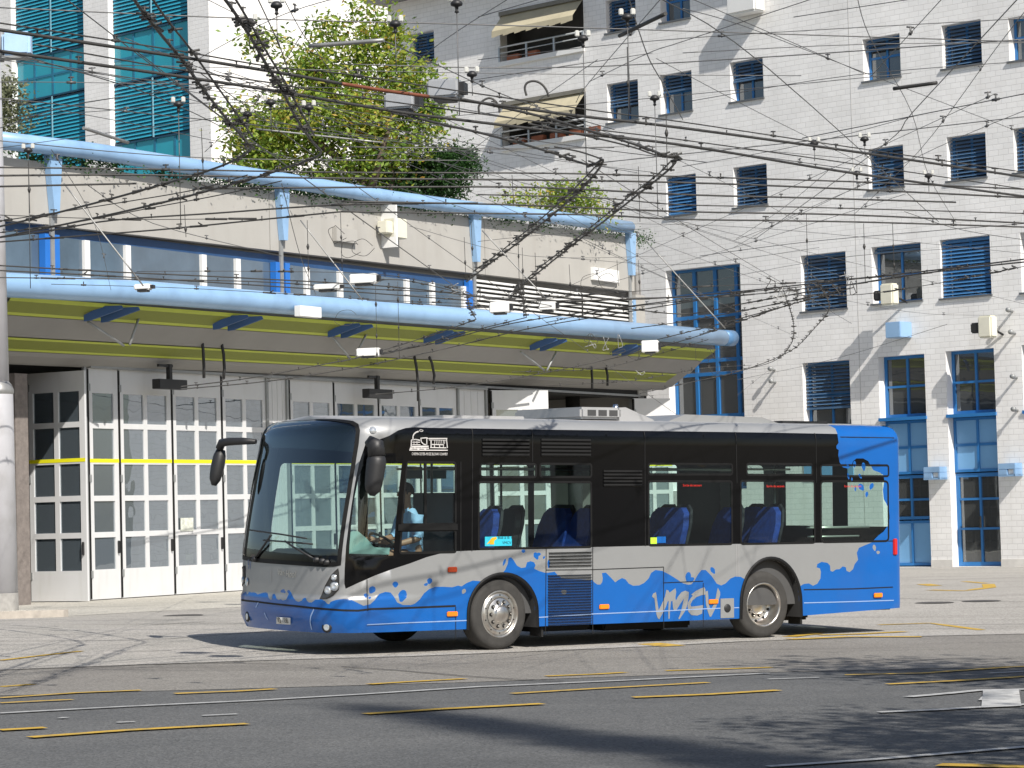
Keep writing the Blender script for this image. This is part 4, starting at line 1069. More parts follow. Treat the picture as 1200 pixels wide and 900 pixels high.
# upper pipe with its posts
UPW = .22
up = [D(-30, 161, UPW), D(100, 176, UPW), D(200, 191.5, UPW), D(330, 211, UPW), D(460, 232, UPW), D(560, 245, UPW), D(660, 256, UPW), D(738, 266.5, UPW)]
mb = MB(); mb.tube([(s_, -UPW, z_) for s_, z_ in up], .19, 18); mb.build('rail_pipe', M['sky blue'], depot)
for px, py in ((66, 172), (334, 212), (560, 245), (742, 267)):
    s0, z0 = D(px, py, UPW)
    mb = MB(); mb.prism([(-.22, z0-.15), (.22, z0-.15), (.10, z0-1.45), (-.06, z0-1.45)], lambda u, v, d: Vector((s0+u, d, v)), -.20, -.04)
    o = mb.build('pipe_bracket', M['sky blue'], depot)
    mb = MB(); mb.box(s0-.06, s0+.06, -.08, -.03, 6.8, z0-1.2); mb.build('parapet_post', M['steelgrey'], o)
# door bays ---------------------------------------------------------------
def leafmesh(w, ncol, name, parent, Mx, h=5.1, panel=True):
    rows = [(.68, 1.38), (1.50, 2.18), (2.30, 2.99), (3.10, 3.78), (3.90, 4.56)]
    o = bpy.data.objects.new(name, None); COL.objects.link(o); o.parent = parent; o.matrix_local = Mx
    fr = .15; mu = .13; cw = (w-2*fr-(ncol-1)*mu)/ncol
    cols = [(fr+i*(cw+mu), fr+i*(cw+mu)+cw) for i in range(ncol)]
    mb = MB(); xs = sorted({0, w}|{c for q in cols for c in q}); zs = sorted({.03, h}|{c for q in rows for c in q})
    for i in range(len(xs)-1):
        for k in range(len(zs)-1):
            cx = (xs[i]+xs[i+1])/2; cz = (zs[k]+zs[k+1])/2
            if any(a < cx < b for a, b in cols) and any(a < cz < b for a, b in rows): continue
            mb.box(xs[i], xs[i+1], 0, .06, zs[k], zs[k+1])
    # drop inner coincident faces by remove_doubles; fine as a solid frame
    o1 = mb.build('door_frame', M['doorwhite'], o)
    mb = MB()
    for a, b in cols:
        for c, d in rows: mb.face([(a, .03, c), (b, .03, c), (b, .03, d), (a, .03, d)])
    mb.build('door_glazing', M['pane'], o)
    mb = MB(); mb.box(.0, w, -.006, -.002, 3.03, 3.11); mb.build('yellow_stripe', M['stripe'], o)
    mb = MB(); mb.box(w-.10, w-.06, -.06, -.0, 1.02, 1.30, bev=.01); mb.build('handle', M['plastic'], o)
    for z in (.5, 2.6, 4.6): mb = MB(); mb.box(.0, .07, -.02, .0, z, z+.16); mb.build('hinge', M['steelgrey'], o)
    mb = MB(); mb.box(-.02, .025, -.012, .05, .05, h-.02); mb.build('door_seal', M['ventblack'], o)
    return o
def leaf(s0, s1, ncol=2, ang_=0):
    T = Matrix.Translation((s0, 0, 0)) @ Matrix.Rotation(ang_, 4, 'Z')
    return leafmesh(s1-s0, ncol, 'door_leaf', depot, T)
JS = [(-1.0, .06, 1), (.06, 1.95, 2), (1.95, 3.83, 2), (3.83, 5.65, 2), (6.57, 8.48, 2), (8.48, 10.5, 2), (10.5, 12.44, 2), (12.44, 14.35, 2)]
for a, b, n_ in JS: leaf(a+.02, b-.02, n_)
# side panels between the door bays
for a, b in ((5.68, 6.50), (14.4, 15.8)):
    mb = MB(); mb.box(a, b, .0, .05, .03, 5.1)
    for k in (1, 2, 3): x_ = a+(b-a)*k/4; mb.box(x_-.012, x_+.012, -.012, 0, .1, 5.05)
    mb.build('fixed_panel', M['doorwhite'], depot)
for s_ in (-1.12, 5.62, 6.45, 14.38, 15.85, 18.2): mb = MB(); mb.box(s_-.03, s_+.05, -.05, .02, .02, 5.14); mb.build('door_post', M['steelgrey'], depot)
# opened leaves: placed from their feet on the ground
def openleaf(p0, p1, h=5.1, ncol=2):
    A = Vector(p0); B = Vector(p1); d = B-A; T = Matrix.Translation((A.x, A.y, 0)) @ Matrix.Rotation(math.atan2(d.y, d.x), 4, 'Z')
    o = leafmesh(d.length, ncol, 'door_leaf', depot, T, h)
    tag(o, 'white glazed door leaf folded open')
g0 = DEP.inverted() @ at_z(36, 706.5, CH*(1-KD)); g1 = DEP.inverted() @ at_z(103, 706, CH*(1-KD))
openleaf((g0.x, g0.y), (g1.x, g1.y), 5.0)
def Dw(s, n): return (s, -n)
openleaf(Dw(16.0, .1), Dw(17.6, 1.0)); openleaf(Dw(24.5, .05), Dw(25.7, .7))
# dark jamb and stone pillar at the far left, back wall and floor of the hall
mb = MB(); mb.box(-3.4, -3.0, -.05, .5, 0, 4.9); mb.build('stone_pillar', M['pillar'], depot)
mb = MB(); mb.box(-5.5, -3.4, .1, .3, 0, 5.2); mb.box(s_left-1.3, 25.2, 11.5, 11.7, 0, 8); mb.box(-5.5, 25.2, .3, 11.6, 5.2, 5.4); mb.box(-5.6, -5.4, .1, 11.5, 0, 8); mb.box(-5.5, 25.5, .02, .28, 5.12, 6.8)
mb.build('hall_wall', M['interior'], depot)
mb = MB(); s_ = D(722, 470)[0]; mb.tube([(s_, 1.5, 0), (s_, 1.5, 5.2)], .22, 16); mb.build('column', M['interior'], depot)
mb = MB(); mb.box(-1.0, 15.8, -.12, -.02, 5.10, 5.16); mb.box(-1, 25, -.03, .05, 5.16, 5.22); mb.build('door_track', M['steelgrey'], depot)
# hanging black boxes over the doors and bent cable stays
for i, (x0, y0, x1, y1) in enumerate([(182, 444, 215, 457), (428, 455.5, 456, 467.5)]):
    a = D(x0, y0, .5); b = D(x1, y1, .5)
    mb = MB(); mb.box(a[0], b[0], -.62, -.4, b[1], a[1], bev=.01); cx = (a[0]+b[0])/2; mb.box(cx-.05, cx+.05, -.55, -.45, a[1], a[1]+.35)
    mb.box(cx-.4, cx+.1, -.53, -.47, a[1]+.28, a[1]+.34)
    tag(mb.build('door_signal_box', M['plastic'], None, DEP), ['black box hung above the first folding door of the depot', 'black box hung above the second folding door, behind the bus roof'][i], 'signal box', 'black boxes above the depot doors')
mb = MB()
i = 0
for pts in ([(236,393),(238,410),(239,430),(239,443)], [(258,394),(262,415),(263,432),(262,444)], [(485,415),(488,430),(490,450),(490,470)], [(500,412),(506,425),(509,440),(508,450)], [(693,430),(694,445),(694,456)], [(710,430),(712,440),(712,452)]):
    P = [Vector((D(x, y, 1.0)[0], -1.0, D(x, y, 1.0)[1])) for x, y in pts]; mb = MB(); mb.tube(P, .035, 6)
    tag(mb.build('wire_stay', M['plastic'], None, DEP), 'bent black stay hanging from the canopy soffit above a depot door', 'wire stay', 'bent black stays under the canopy')
for pts in ([(98+5,377),(145,405)], [(165,365),(152,404)], [(610,412),(638,434)], [(652,412),(641,434)], [(375,378),(402,388)], [(384,388),(410,420)], [(435,380),(418,414)]):
    P = [Vector((D(x, y, 1.5)[0], -1.5, D(x, y, 1.5)[1])) for x, y in pts]; mb = MB(); mb.tube(P, .03, 6)
    tag(mb.build('canopy_strut', M['steelgrey'], None, DEP), 'thin grey strut slanting below the depot canopy', 'strut', 'thin grey struts below the canopy')
# notice on a door
a = D(211, 607); b = D(226, 622); mb = MB(); mb.box(a[0], b[0], -.02, -.008, b[1], a[1]); tag(mb.build('paper_notice', mat('paper', (.6, .62, .55), .7, 0, .3, 9), None, DEP), 'white paper notice with a drawing stuck on a depot door pane', 'notice')
a = D(222, 649); b = D(231, 660); mb = MB(); mb.box(a[0], b[0], .10, .12, b[1], a[1]); tag(mb.build('paper_notice', mat('pale green card', (.5, .55, .3), .7), None, DEP), 'small pale green card low behind a depot door pane', 'notice')
# things on the parapet
a = D(392, 266, .1); b = D(417, 286, .1); mb = MB(); mb.box(a[0], b[0], -.16, -.03, b[1], a[1], bev=.01); tag(mb.build('cable_box', M['parapet'], None, DEP), 'flat pale grey cable box on the concrete parapet', 'cable box', 'boxes on the parapet')
a = D(449, 254, .3); b = D(472, 283, .3); mb = MB(); mb.box(a[0]+.3, b[0], -.45, -.1, b[1]+.05, a[1], bev=.02); mb.box(a[0], a[0]+.3, -.4, -.1, b[1]+.15, a[1]-.1, 0, bev=.02); mb.box(a[0]+.3, a[0]+.36, -.5, -.02, b[1]-.2, a[1]+.35, 1)
tag(mb.build('loudspeaker', [M['cream'], M['white']], None, DEP), 'cream box loudspeaker clamped to the top of the parapet', 'loudspeaker')
a = D(694, 313, .1); b = D(724, 332, .1); mb = MB(); mb.box(a[0], b[0], -.16, -.03, b[1], a[1], bev=.01); tag(mb.build('cable_box', M['white'], None, DEP), 'flat white cable box near the right end of the parapet', 'cable box', 'boxes on the parapet')
a = D(348, 358, 2.4); b = D(373, 373, 2.4); mb = MB(); mb.box(a[0], b[0], -2.5, -2.32, b[1], a[1], bev=.01); tag(mb.build('cable_box', M['white'], None, DEP), 'white box fixed on the pale blue canopy pipe', 'cable box')
# planters behind the parapet: grown in 07
# ================================================================== white brick buildings
def brick_mat(name, c1, c2, mort, bw=.30, bh=.145, dirt=.1):
    m, nt, P, N, L = nodes(name); P.inputs['Roughness'].default_value = .6
    tc = N.new('ShaderNodeTexCoord'); sp = N.new('ShaderNodeSeparateXYZ'); cb = N.new('ShaderNodeCombineXYZ')
    L.new(tc.outputs['Object'], sp.inputs[0])
    ad = N.new('ShaderNodeMath'); ad.operation = 'ADD'; L.new(sp.outputs[0], ad.inputs[0]); L.new(sp.outputs[1], ad.inputs[1])
    L.new(ad.outputs[0], cb.inputs[0]); L.new(sp.outputs[2], cb.inputs[1])
    br = N.new('ShaderNodeTexBrick'); br.inputs['Scale'].default_value = 1; br.inputs['Brick Width'].default_value = bw; br.inputs['Row Height'].default_value = bh
    br.inputs['Mortar Size'].default_value = .009; br.inputs['Mortar Smooth'].default_value = .3; br.inputs['Bias'].default_value = 0
    br.inputs['Color1'].default_value = (*c1, 1); br.inputs['Color2'].default_value = (*c2, 1); br.inputs['Mortar'].default_value = (*mort, 1)
    L.new(cb.outputs[0], br.inputs['Vector'])
    no = N.new('ShaderNodeTexNoise'); no.inputs['Scale'].default_value = .6; no.inputs['Detail'].default_value = 8; L.new(tc.outputs['Object'], no.inputs['Vector'])
    mr = N.new('ShaderNodeMapRange'); mr.inputs['From Min'].default_value = .3; mr.inputs['From Max'].default_value = .7; mr.inputs['To Min'].default_value = 1-dirt; mr.inputs['To Max'].default_value = 1+dirt*.3
    L.new(no.outputs['Fac'], mr.inputs['Value']); hs = N.new('ShaderNodeHueSaturation'); L.new(br.outputs['Color'], hs.inputs['Color']); L.new(mr.outputs['Result'], hs.inputs['Value'])
    n2 = N.new('ShaderNodeTexNoise'); n2.inputs['Scale'].default_value = 1.3; n2.inputs['Detail'].default_value = 7; mp = N.new('ShaderNodeMapping'); mp.inputs['Scale'].default_value = (1.4, 1.4, .12)
    L.new(tc.outputs['Object'], mp.inputs['Vector']); L.new(mp.outputs['Vector'], n2.inputs['Vector'])
    r2 = N.new('ShaderNodeMapRange'); r2.inputs['From Min'].default_value = .50; r2.inputs['From Max'].default_value = .74; r2.inputs['To Max'].default_value = .18; L.new(n2.outputs['Fac'], r2.inputs['Value'])
    m2 = N.new('ShaderNodeMix'); m2.data_type = 'RGBA'; m2.inputs[7].default_value = (.50, .48, .43, 1); L.new(hs.outputs['Color'], m2.inputs[6]); L.new(r2.outputs['Result'], m2.inputs[0])
    L.new(m2.outputs[2], P.inputs['Base Color'])
    bp = N.new('ShaderNodeBump'); bp.inputs['Strength'].default_value = .5; bp.inputs['Distance'].default_value = .01; bp.invert = True
    L.new(br.outputs['Fac'], bp.inputs['Height']); L.new(bp.outputs['Normal'], P.inputs['Normal'])
    return m
M['brick'] = brick_mat('white glazed brick', (.91, .90, .88), (.86, .85, .83), (.73, .72, .70))
M['reveal'] = mat('white reveal', (.82, .81, .79), .6, 0, .03)
M['frameblue'] = mat('window blue', (.025, .17, .44), .4, 0, .06, 2)
M['panelblue'] = mat('panel blue', (.17, .38, .64), .45, 0, .05, 1.5)
M['wpane'] = glass('window pane', (.12, .14, .15), .24, .01, (.16, .17, .17), .35)  # grey diffuse share paints a pale reflection into the pane
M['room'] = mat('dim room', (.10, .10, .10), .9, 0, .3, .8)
M['curtain'] = mat('curtain', (.30, .29, .27), .9, 0, .15, 5)
M['blindgrey'] = mat('steel blue blind slat', (.075, .15, .26), .45, .1, .08)
M['blindblue'] = mat('blue blind slat', (.06, .20, .42), .45, .1, .08)
M['sill'] = mat('metal sill', (.14, .15, .16), .5, .3)
M['awning'] = mat('beige awning', (.48, .43, .30), .9, 0, .1, 2)
def wall_with_holes(name, x0, x1, z0, z1, holes, y, depth, m, parent, mr=None, zskew=None):
    mb = MB(); xs = sorted({x0, x1}|{v for h in holes for v in (h[0], h[1])}); zs = sorted({z0, z1}|{v for h in holes for v in (h[2], h[3])})
    xs = [v for v in xs if x0 <= v <= x1]; zs = [v for v in zs if z0 <= v <= z1]
    for i in range(len(xs)-1):
        for k in range(len(zs)-1):
            cx = (xs[i]+xs[i+1])/2; cz = (zs[k]+zs[k+1])/2
            if any(h[0] < cx < h[1] and h[2] < cz < h[3] for h in holes): continue
            mb.face([(xs[i], y, zs[k]), (xs[i+1], y, zs[k]), (xs[i+1], y, zs[k+1]), (xs[i], y, zs[k+1])], 0)
    for a, b, c, d in holes:
        for q in ([(a, y, c), (a, y+depth, c), (a, y+depth, d), (a, y, d)], [(b, y, c), (b, y+depth, c), (b, y+depth, d), (b, y, d)], [(a, y, c), (b, y, c), (b, y+depth, c), (a, y+depth, c)], [(a, y, d), (b, y, d), (b, y+depth, d), (a, y+depth, d)]):
            mb.face(q, 1)
    return mb.build(name, [m, mr or m], parent)
fac = empty('apartment_building', FAC, 'white brick block of flats with blue windows, blue panels and two balconies behind the bus', 'building')
def Fp(px, py, n=0): return at(FAC, px, py, -n)
RD = .30
def win_rect(xl, xr, yt, yb):
    """opening from its left edge, and the top and bottom of its right edge in the picture"""
    s1, z1 = Fp(xr, yt); sb, z0 = Fp(xr+(yb-yt)*.038, yb); s0, _ = Fp(xl, yt+(xr-xl)*.12)
    return [s0, (s1+sb)/2, z0, z1]
WN = [ # left, right, top, bottom, style, blind closure
 (480,508,35,72,'b',1.0),(709.5,744,-6,33,'b',1.0),(773,807.5,-25,20.5,'w',0.2),
 (1010.5,1054,38.7,89,'w',.3),(1103,1149,22,74,'b',1.0),(1181,1228,13,65,'w',.0),
 (855,893.5,66.7,114,'w',.5),(773,810,82,129,'w',.45),(711,747,92.5,139,'w',.6),
 (780,815,203,249.5,'L',1.0),(859,898,191,239,'b',1.0),(1017,1058,169,218,'b',1.0),(1109,1154.5,154.5,207,'b',1.0),(1187,1235,144,197,'b',1.0),
 (938,990.5,294,361,'b',.95),(1021,1078.5,283.5,351.5,'w',.12),(1101,1159.5,275,345,'L',1.0),(1195,1255,266,338,'w',0),
 (940,995,421.5,499,'b',.72)]
holes = []; defs = []
for xl, xr, yt, yb, st, bl in WN:
    r = win_rect(xl, xr, yt, yb); holes.append(tuple(r)); defs.append((r, st, bl))
# tall pier windows
tall = []
for xl, xr, yt, yb, kind in [(1029,1083,414.3,666.5,'a'),(1108,1164.5,407.5,663.5,'b'),(1197,1257,400,661,'a')]:
    s1, z1 = Fp(xr, yt); s0, _ = Fp(xl, yt+7); r = [s0, s1, 0.02, z1]; holes.append(tuple(r)); tall.append((r, kind))
s0, z1 = Fp(780, 320); s1, zq = Fp(867, 308); cw = [s0, s1, 2.2, zq]; holes.append(tuple(cw))
# below the first ground window the opening continues as a panel
balc = []
for xl, xr, yt, yb in [(585,683,-6,56),(588,686,103,158)]:
    s1, z1 = Fp(xr, yt); sb, z0 = Fp(xr+2, yb); s0, _ = Fp(xl, yt+12); r = [s0, s1, z0, z1]; holes.append(tuple(r)); balc.append(r)
XL = Fp(470, 12)[0]-.6; XR = 16.0; ZT = 17.75
# keep holes apart: merge close grid lines is not needed, the grid tolerates slivers
wall = wall_with_holes('wall', XL, XR, -.1, ZT, holes, 0, RD, M['brick'], fac, M['reveal'])
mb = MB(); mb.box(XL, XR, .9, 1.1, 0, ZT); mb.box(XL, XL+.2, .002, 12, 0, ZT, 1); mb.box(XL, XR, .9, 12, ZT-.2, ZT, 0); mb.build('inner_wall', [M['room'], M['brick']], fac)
mb = MB(); mb.box(XL-.3, XR, -.75, 12, ZT, ZT+.25); mb.build('roof', mat('dark eave', (.16, .16, .17), .7), fac)
PM = mat('plinth stone', (.68, .66, .62), .8, 0, .1); e_ = [XL]+[v for r, k in tall for v in (r[0], r[1])]+[XR]
for a_, b_ in zip(e_[::2], e_[1::2]): mb = MB(); mb.box(a_, b_, -.015, 0, -.05, .2); mb.build('plinth', PM, fac)
for k in range(1): pass
def frame_part(r, nx, nz, fr=.07, y=RD-.03, m=None, th=.05, mu=.06, name='window', xfr=None, zfr=None):
    mb = MB(); s0, s1, z0, z1 = r
    mb.box(s0, s1, y, y+th, z0, z0+fr); mb.box(s0, s1, y, y+th, z1-fr, z1); mb.box(s0, s0+fr, y, y+th, z0+fr, z1-fr); mb.box(s1-fr, s1, y, y+th, z0+fr, z1-fr)
    for f_ in (xfr or [k/nx for k in range(1, nx)]): x = s0+(s1-s0)*f_; mb.box(x-mu/2, x+mu/2, y-.003, y+th, z0+fr, z1-fr)
    for f_ in (zfr or [k/nz for k in range(1, nz)]): z = z0+(z1-z0)*f_; mb.box(s0+fr, s1-fr, y+.004, y+th, z-mu/2, z+mu/2)
    return mb.build(name, m or M['frameblue'], fac)
def pane_part(r, y, parent, m=None, mg=.07):
    mb = MB(); s0, s1, z0, z1 = r; mb.face([(s0+mg, y, z0+mg), (s1-mg, y, z0+mg), (s1-mg, y, z1-mg), (s0+mg, y, z1-mg)]); return mb.build('pane', m or M['wpane'], parent)
def blind_part(r, frac, parent, y=.10, tilt=.6, pitch=.085, mg=.02, m=None):
    mb = MB(); s0, s1, z0, z1 = r; zb = z1-(z1-z0)*frac+.03; n_ = max(1, int((z1-zb)/pitch))
    for k in range(n_):
        z = z1-.03-(k+.5)*pitch; d = .04
        mb.face([(s0+mg, y-d*math.cos(tilt), z-d*math.sin(tilt)), (s1-mg, y-d*math.cos(tilt), z-d*math.sin(tilt)), (s1-mg, y+d*math.cos(tilt), z+d*math.sin(tilt)), (s0+mg, y+d*math.cos(tilt), z+d*math.sin(tilt))])
    mb.box(s0+mg, s1-mg, y-.03, y+.03, zb-.03, zb+.02)
    return mb.build('blind', m or M['blindblue'], parent)
for r, st, bl in defs:
    wide = (r[1]-r[0]) > 1.3
    w = frame_part(r, 2, 2, zfr=[.55] if not wide else [.5])
    pane_part(r, RD+.0, w)
    if bl > 0: blind_part(r, bl, w, .09 if st == 'L' else .15, 1.0 if st == 'L' else .85, .095, m=M['blindblue'] if st == 'L' else M['blindgrey'])
    mb = MB(); mb.box(r[0]-.06, r[1]+.03, -.05, RD-.03, r[2]-.035, r[2]+.012); mb.build('sill', M['sill'], w)
    if st == 'w':
        mb = MB(); mb.box(r[0]+.12, r[0]+(r[1]-r[0])*.42, RD+.22, RD+.24, r[2]+.1, r[3]-.1); mb.build('curtain', M['curtain'], w)
# dark lower panel under the first ground floor window
r = defs[-1][0]; rp = [r[0]-.03, r[1]+.03, r[2]-1.4, r[2]-.06]; mb = MB(); mb.box(rp[0], rp[1], -.03, -.003, rp[2], rp[3]); mb.build('blue_panel', M['panelblue'], fac)
for r, kind in tall:
    s0, s1, z0, z1 = r; H = z1
    za = Fp(1085, 487)[1]; zb_ = Fp(1090, 556)[1]; zc = 1.25
    w = frame_part([s0, s1, za, z1], 2, 2, .08, zfr=[.5]); pane_part([s0, s1, za, z1], RD+.01, w)
    mb = MB(); mb.box(s0-.02, s1+.02, -.05, RD, za-.09, za-.005); mb.build('sill', M['frameblue'], w)
    p = frame_part([s0, s1, zb_+.03, za-.1], 2, 2, .07, RD-.06, name='blue_panel', mu=.07)
    mb = MB(); mb.box(s0, s1, RD-.03, RD-.01, zb_+.05, za-.12); mb.build('panel_field', M['panelblue'], p)
    if kind == 'a':
        w = frame_part([s0, s1, zc, zb_], 2, 2, .08, zfr=[.45]); pane_part([s0, s1, zc, zb_], RD+.01, w)
        p = frame_part([s0, s1, .05, zc-.03], 2, 1, .07, RD-.06, name='blue_panel'); mb = MB(); mb.box(s0, s1, RD-.03, RD-.01, .06, zc-.04); mb.build('panel_field', M['panelblue'], p)
    else:
        w = frame_part([s0, s1, .03, zb_], 2, 3, .10, name='door', zfr=[.4, .72]); pane_part([s0, s1, .03, zb_], RD+.01, w)
        mb = MB(); xm = (s0+s1)/2; mb.box(xm-.02, xm+.02, RD-.10, RD-.05, 1.0, 1.3); mb.build('handle', M['chrome'], w)
    mb = MB()
    for k in range(5):
        x = s0+.2+(s1-s0-.4)*k/4; mb.box(x-.03, x+.03, RD+.35, RD+.37, .1, zb_)
    for z in (.9, 1.5, 2.1): mb.box(s0, s1, RD+.36, RD+.38, z, z+.05)
    mb.build('inner_lattice', M['curtain'], fac)
# large curtain-wall window
w = frame_part(cw, 3, 3, .08, mu=.10, xfr=[.30, .58, .86], zfr=[.10, .33, .52, .58, .78, .88]); pane_part(cw, RD+.02, w)
mb = MB(); za = Fp(860, 378)[1]; zb_ = Fp(860, 410)[1]
for k in range(9): z = zb_+(za-zb_)*k/8; mb.box(cw[0]+.3, cw[1]-.1, RD+.05, RD+.07, z, z+.05)
mb.build('blind', M['white'], w)
# balconies
for i, r in enumerate(balc):
    s0, s1, z0, z1 = r
    b = bpy.data.objects.new('balcony', None); COL.objects.link(b); b.parent = fac; b.location = (s0, 0, z0)
    T = lambda o: setattr(o, 'location', (-s0, 0, -z0)) or o
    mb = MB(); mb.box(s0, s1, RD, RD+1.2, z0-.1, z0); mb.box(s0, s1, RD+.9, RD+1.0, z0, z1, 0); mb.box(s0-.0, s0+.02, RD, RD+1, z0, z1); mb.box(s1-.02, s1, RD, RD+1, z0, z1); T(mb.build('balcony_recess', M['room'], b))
    mb = MB(); zt = z1-.12; n_ = 14
    for k in range(n_):
        a_ = s0+.05+(s1-s0-.1)*k/n_; b_ = s0+.05+(s1-s0-.1)*(k+1)/n_
        mb.face([(a_, .05, zt), (b_, .05, zt), (b_, -.42, zt-.52), (a_, -.42, zt-.52)])
        mb.face([(a_, -.42, zt-.52), (b_, -.42, zt-.52), (b_, -.43, zt-.70+.03*(k % 2)), (a_, -.43, zt-.72+.03*(k % 2))])
    T(mb.build('awning', M['awning'], b))
    mb = MB(); mb.box(s0, s1, -.04, .1, z1-.12, z1-.0); T(mb.build('awning_case', mat('awning case', (.2, .19, .16), .6), b))
    mb = MB(); mb.tube([(s0, -.05, z0+.48), (s1, -.05, z0+.48)], .03, 6); mb.tube([(s0, -.05, z0+.3), (s1, -.05, z0+.3)], .018, 6)
    for k in (0, .33, .66, 1): x = s0+(s1-s0)*k; mb.box(x-.03, x+.03, -.07, -.03, z0, z0+.5)
    T(mb.build('railing', mat('pale rail', (.45, .48, .5), .4, .4), b))
    mb = MB(); mb.box(s0-.05, s1, -.08, .03, z0-.1, z0+.04); T(mb.build('balcony_ledge', M['white'], b))
    for k in range(5 if i else 2):
        x = s0+.4+k*.75 if i else s0+.25+k*.75; mb = MB(); mb.box(x, x+.5, -.02, .15, z0+.04, z0+.22, bev=.02)
        lab = 'flower box on the balcony ledge'
        tag(mb.build('flower_box', mat('terracotta', (.30, .10, .05), .8), None, FAC), ['flower box standing on the ledge of the upper balcony', 'flower box standing on the ledge of the lower balcony'][i], 'flower box', 'flower boxes on the balconies')
# fixtures on the white wall
def wbox(px0, py0, px1, py1, n0, n1, name, m, label, cat, group=None):
    a = Fp(px0, py0, n1); b = Fp(px1, py1, n1); mb = MB(); mb.box(a[0], b[0], -n1, -n0, b[1], a[1], bev=.015); return tag(mb.build(name, m, None, FAC), label, cat, group)
wbox(1037, 378, 1055, 395, .003, .55, 'wall_lamp', M['sky blue'], 'pale blue box lamp high on the white wall above the panelled window', 'wall lamp')
for i, (x, y) in enumerate(((1094, 553), (1182, 549))):
    a = Fp(x, y, .3)
    mb = MB(); mb.box(a[0]-.28, a[0]+.22, -.35, -.003, a[1]-.02, a[1]+.13, bev=.01); mb.box(a[0]-.28, a[0]-.02, -.35, -.003, a[1]-.18, a[1]-.02, bev=.01); mb.box(a[0]+.16, a[0]+.22, -.35, -.003, a[1]-.2, a[1]-.02, bev=.01); mb.box(a[0]-.02, a[0]+.16, -.30, -.003, a[1]-.14, a[1]-.02, 1, bev=.01); mb.box(a[0]-.28, a[0]+.22, -.35, -.003, a[1]-.2, a[1]-.15)
    tag(mb.build('wall_lamp', [M['sky blue'], M['white']], None, FAC), ['small pale blue lantern on the white pier just right of the bus rear', 'small pale blue lantern right of the glazed blue door'][i], 'wall lamp', 'small lanterns on the white wall')
for i, (x, y, n1) in enumerate(((1040, 345, .6), (1155, 383, .5))):
    a = Fp(x, y, n1); mb = MB(); mb.box(a[0]-.18, a[0]+.22, -n1-.1, -n1+.22, a[1]-.28, a[1]+.28, bev=.04); mb.box(a[0]-.42, a[0]-.16, -n1-.06, -n1+.14, a[1]-.14, a[1]+.12, 1, bev=.03); mb.tube([(a[0], -n1+.2, a[1]), (a[0]+.2, 0, a[1]-.2)], .03, 6, 1)
    tag(mb.build('floodlight', [M['cream'], M['plastic']], None, FAC), ['cream floodlight hanging in front of a first-floor window', 'cream floodlight on the wall above the glazed door'][i], 'floodlight', 'cream floodlights')
for i, (x, y) in enumerate([(902,432),(903,446.5),(1049+132,363),(1053+131,389),(1186,441),(1187,479.5)]):
    a = Fp(x, y, .25); mb = MB(); mb.tube([(a[0]-.02, 0, a[1]-.03), (a[0], -.25, a[1])], .035, 8); mb.lathe([(.001, .03), (.06, .02), (.07, -.05), (.03, -.08)], (a[0], -.25, a[1]), (0, -1, 0), 10)
    tag(mb.build('wire_anchor', M['steelgrey'], None, FAC), 'dark round wire anchor bolted to the white brick wall', 'wire anchor', 'wire anchors on the white wall')
# white box leaning out of a top window, planter
a = Fp(870, 5, .4); mb = MB(); mb.box(a[0]-.5, a[0]+.5, -.5, -.02, a[1]-.25, a[1]+.35, bev=.05); tag(mb.build('window_box', M['white'], None, FAC), 'white box hung under a window at the top edge of the wall', 'window box')
# drain joint
mb = MB(); s_ = Fp(1000, 200)[0]; mb.box(s_-.01, s_+.01, -.004, -.001, .3, ZT); mb.build('expansion_joint', mat('grey joint', (.55, .54, .52), .8), fac)
# ------------------------------------------------------------------ teal glazed building at the left
M['tealglass'] = mat('teal glass', (.02, .31, .40), .12, 0, .10, .6, spec=.7)
M['tealblind'] = mat('teal blind', (.03, .33, .46), .55, 0, .06, 1)
M['tealframe'] = mat('dark teal frame', (.008, .06, .11), .5, 0, .1)
tb = empty('office_building', TEAL, 'white brick office block with tall teal glazed bays at the upper left', 'building')
def Tp(px, py): return at(TEAL, px, py, 0)
bays = [(Tp(14, 100)[0], Tp(99, 100)[0]), (Tp(128, 100)[0], Tp(221.5, 100)[0])]
hl_ = [(a, b, 10, 24) for a, b in bays]
wall_with_holes('wall', -16, -.05, 0, 26, hl_, 0, .35, M['brick'], tb, M['reveal'])
mb = MB(); mb.face([(-.05, 0, 0), (-.05, 11, 0), (-.05, 11, 26), (-.05, 0, 26)]); mb.face([(-16, 11, 0), (-.05, 11, 0), (-.05, 11, 26), (-16, 11, 26)]); mb.face([(-16, 0, 26), (-.05, 0, 26), (-.05, 11, 26), (-16, 11, 26)]); mb.face([(-16, 0, 0), (-16, 11, 0), (-16, 11, 26), (-16, 0, 26)]); mb.build('side_wall', M['brick'], tb)
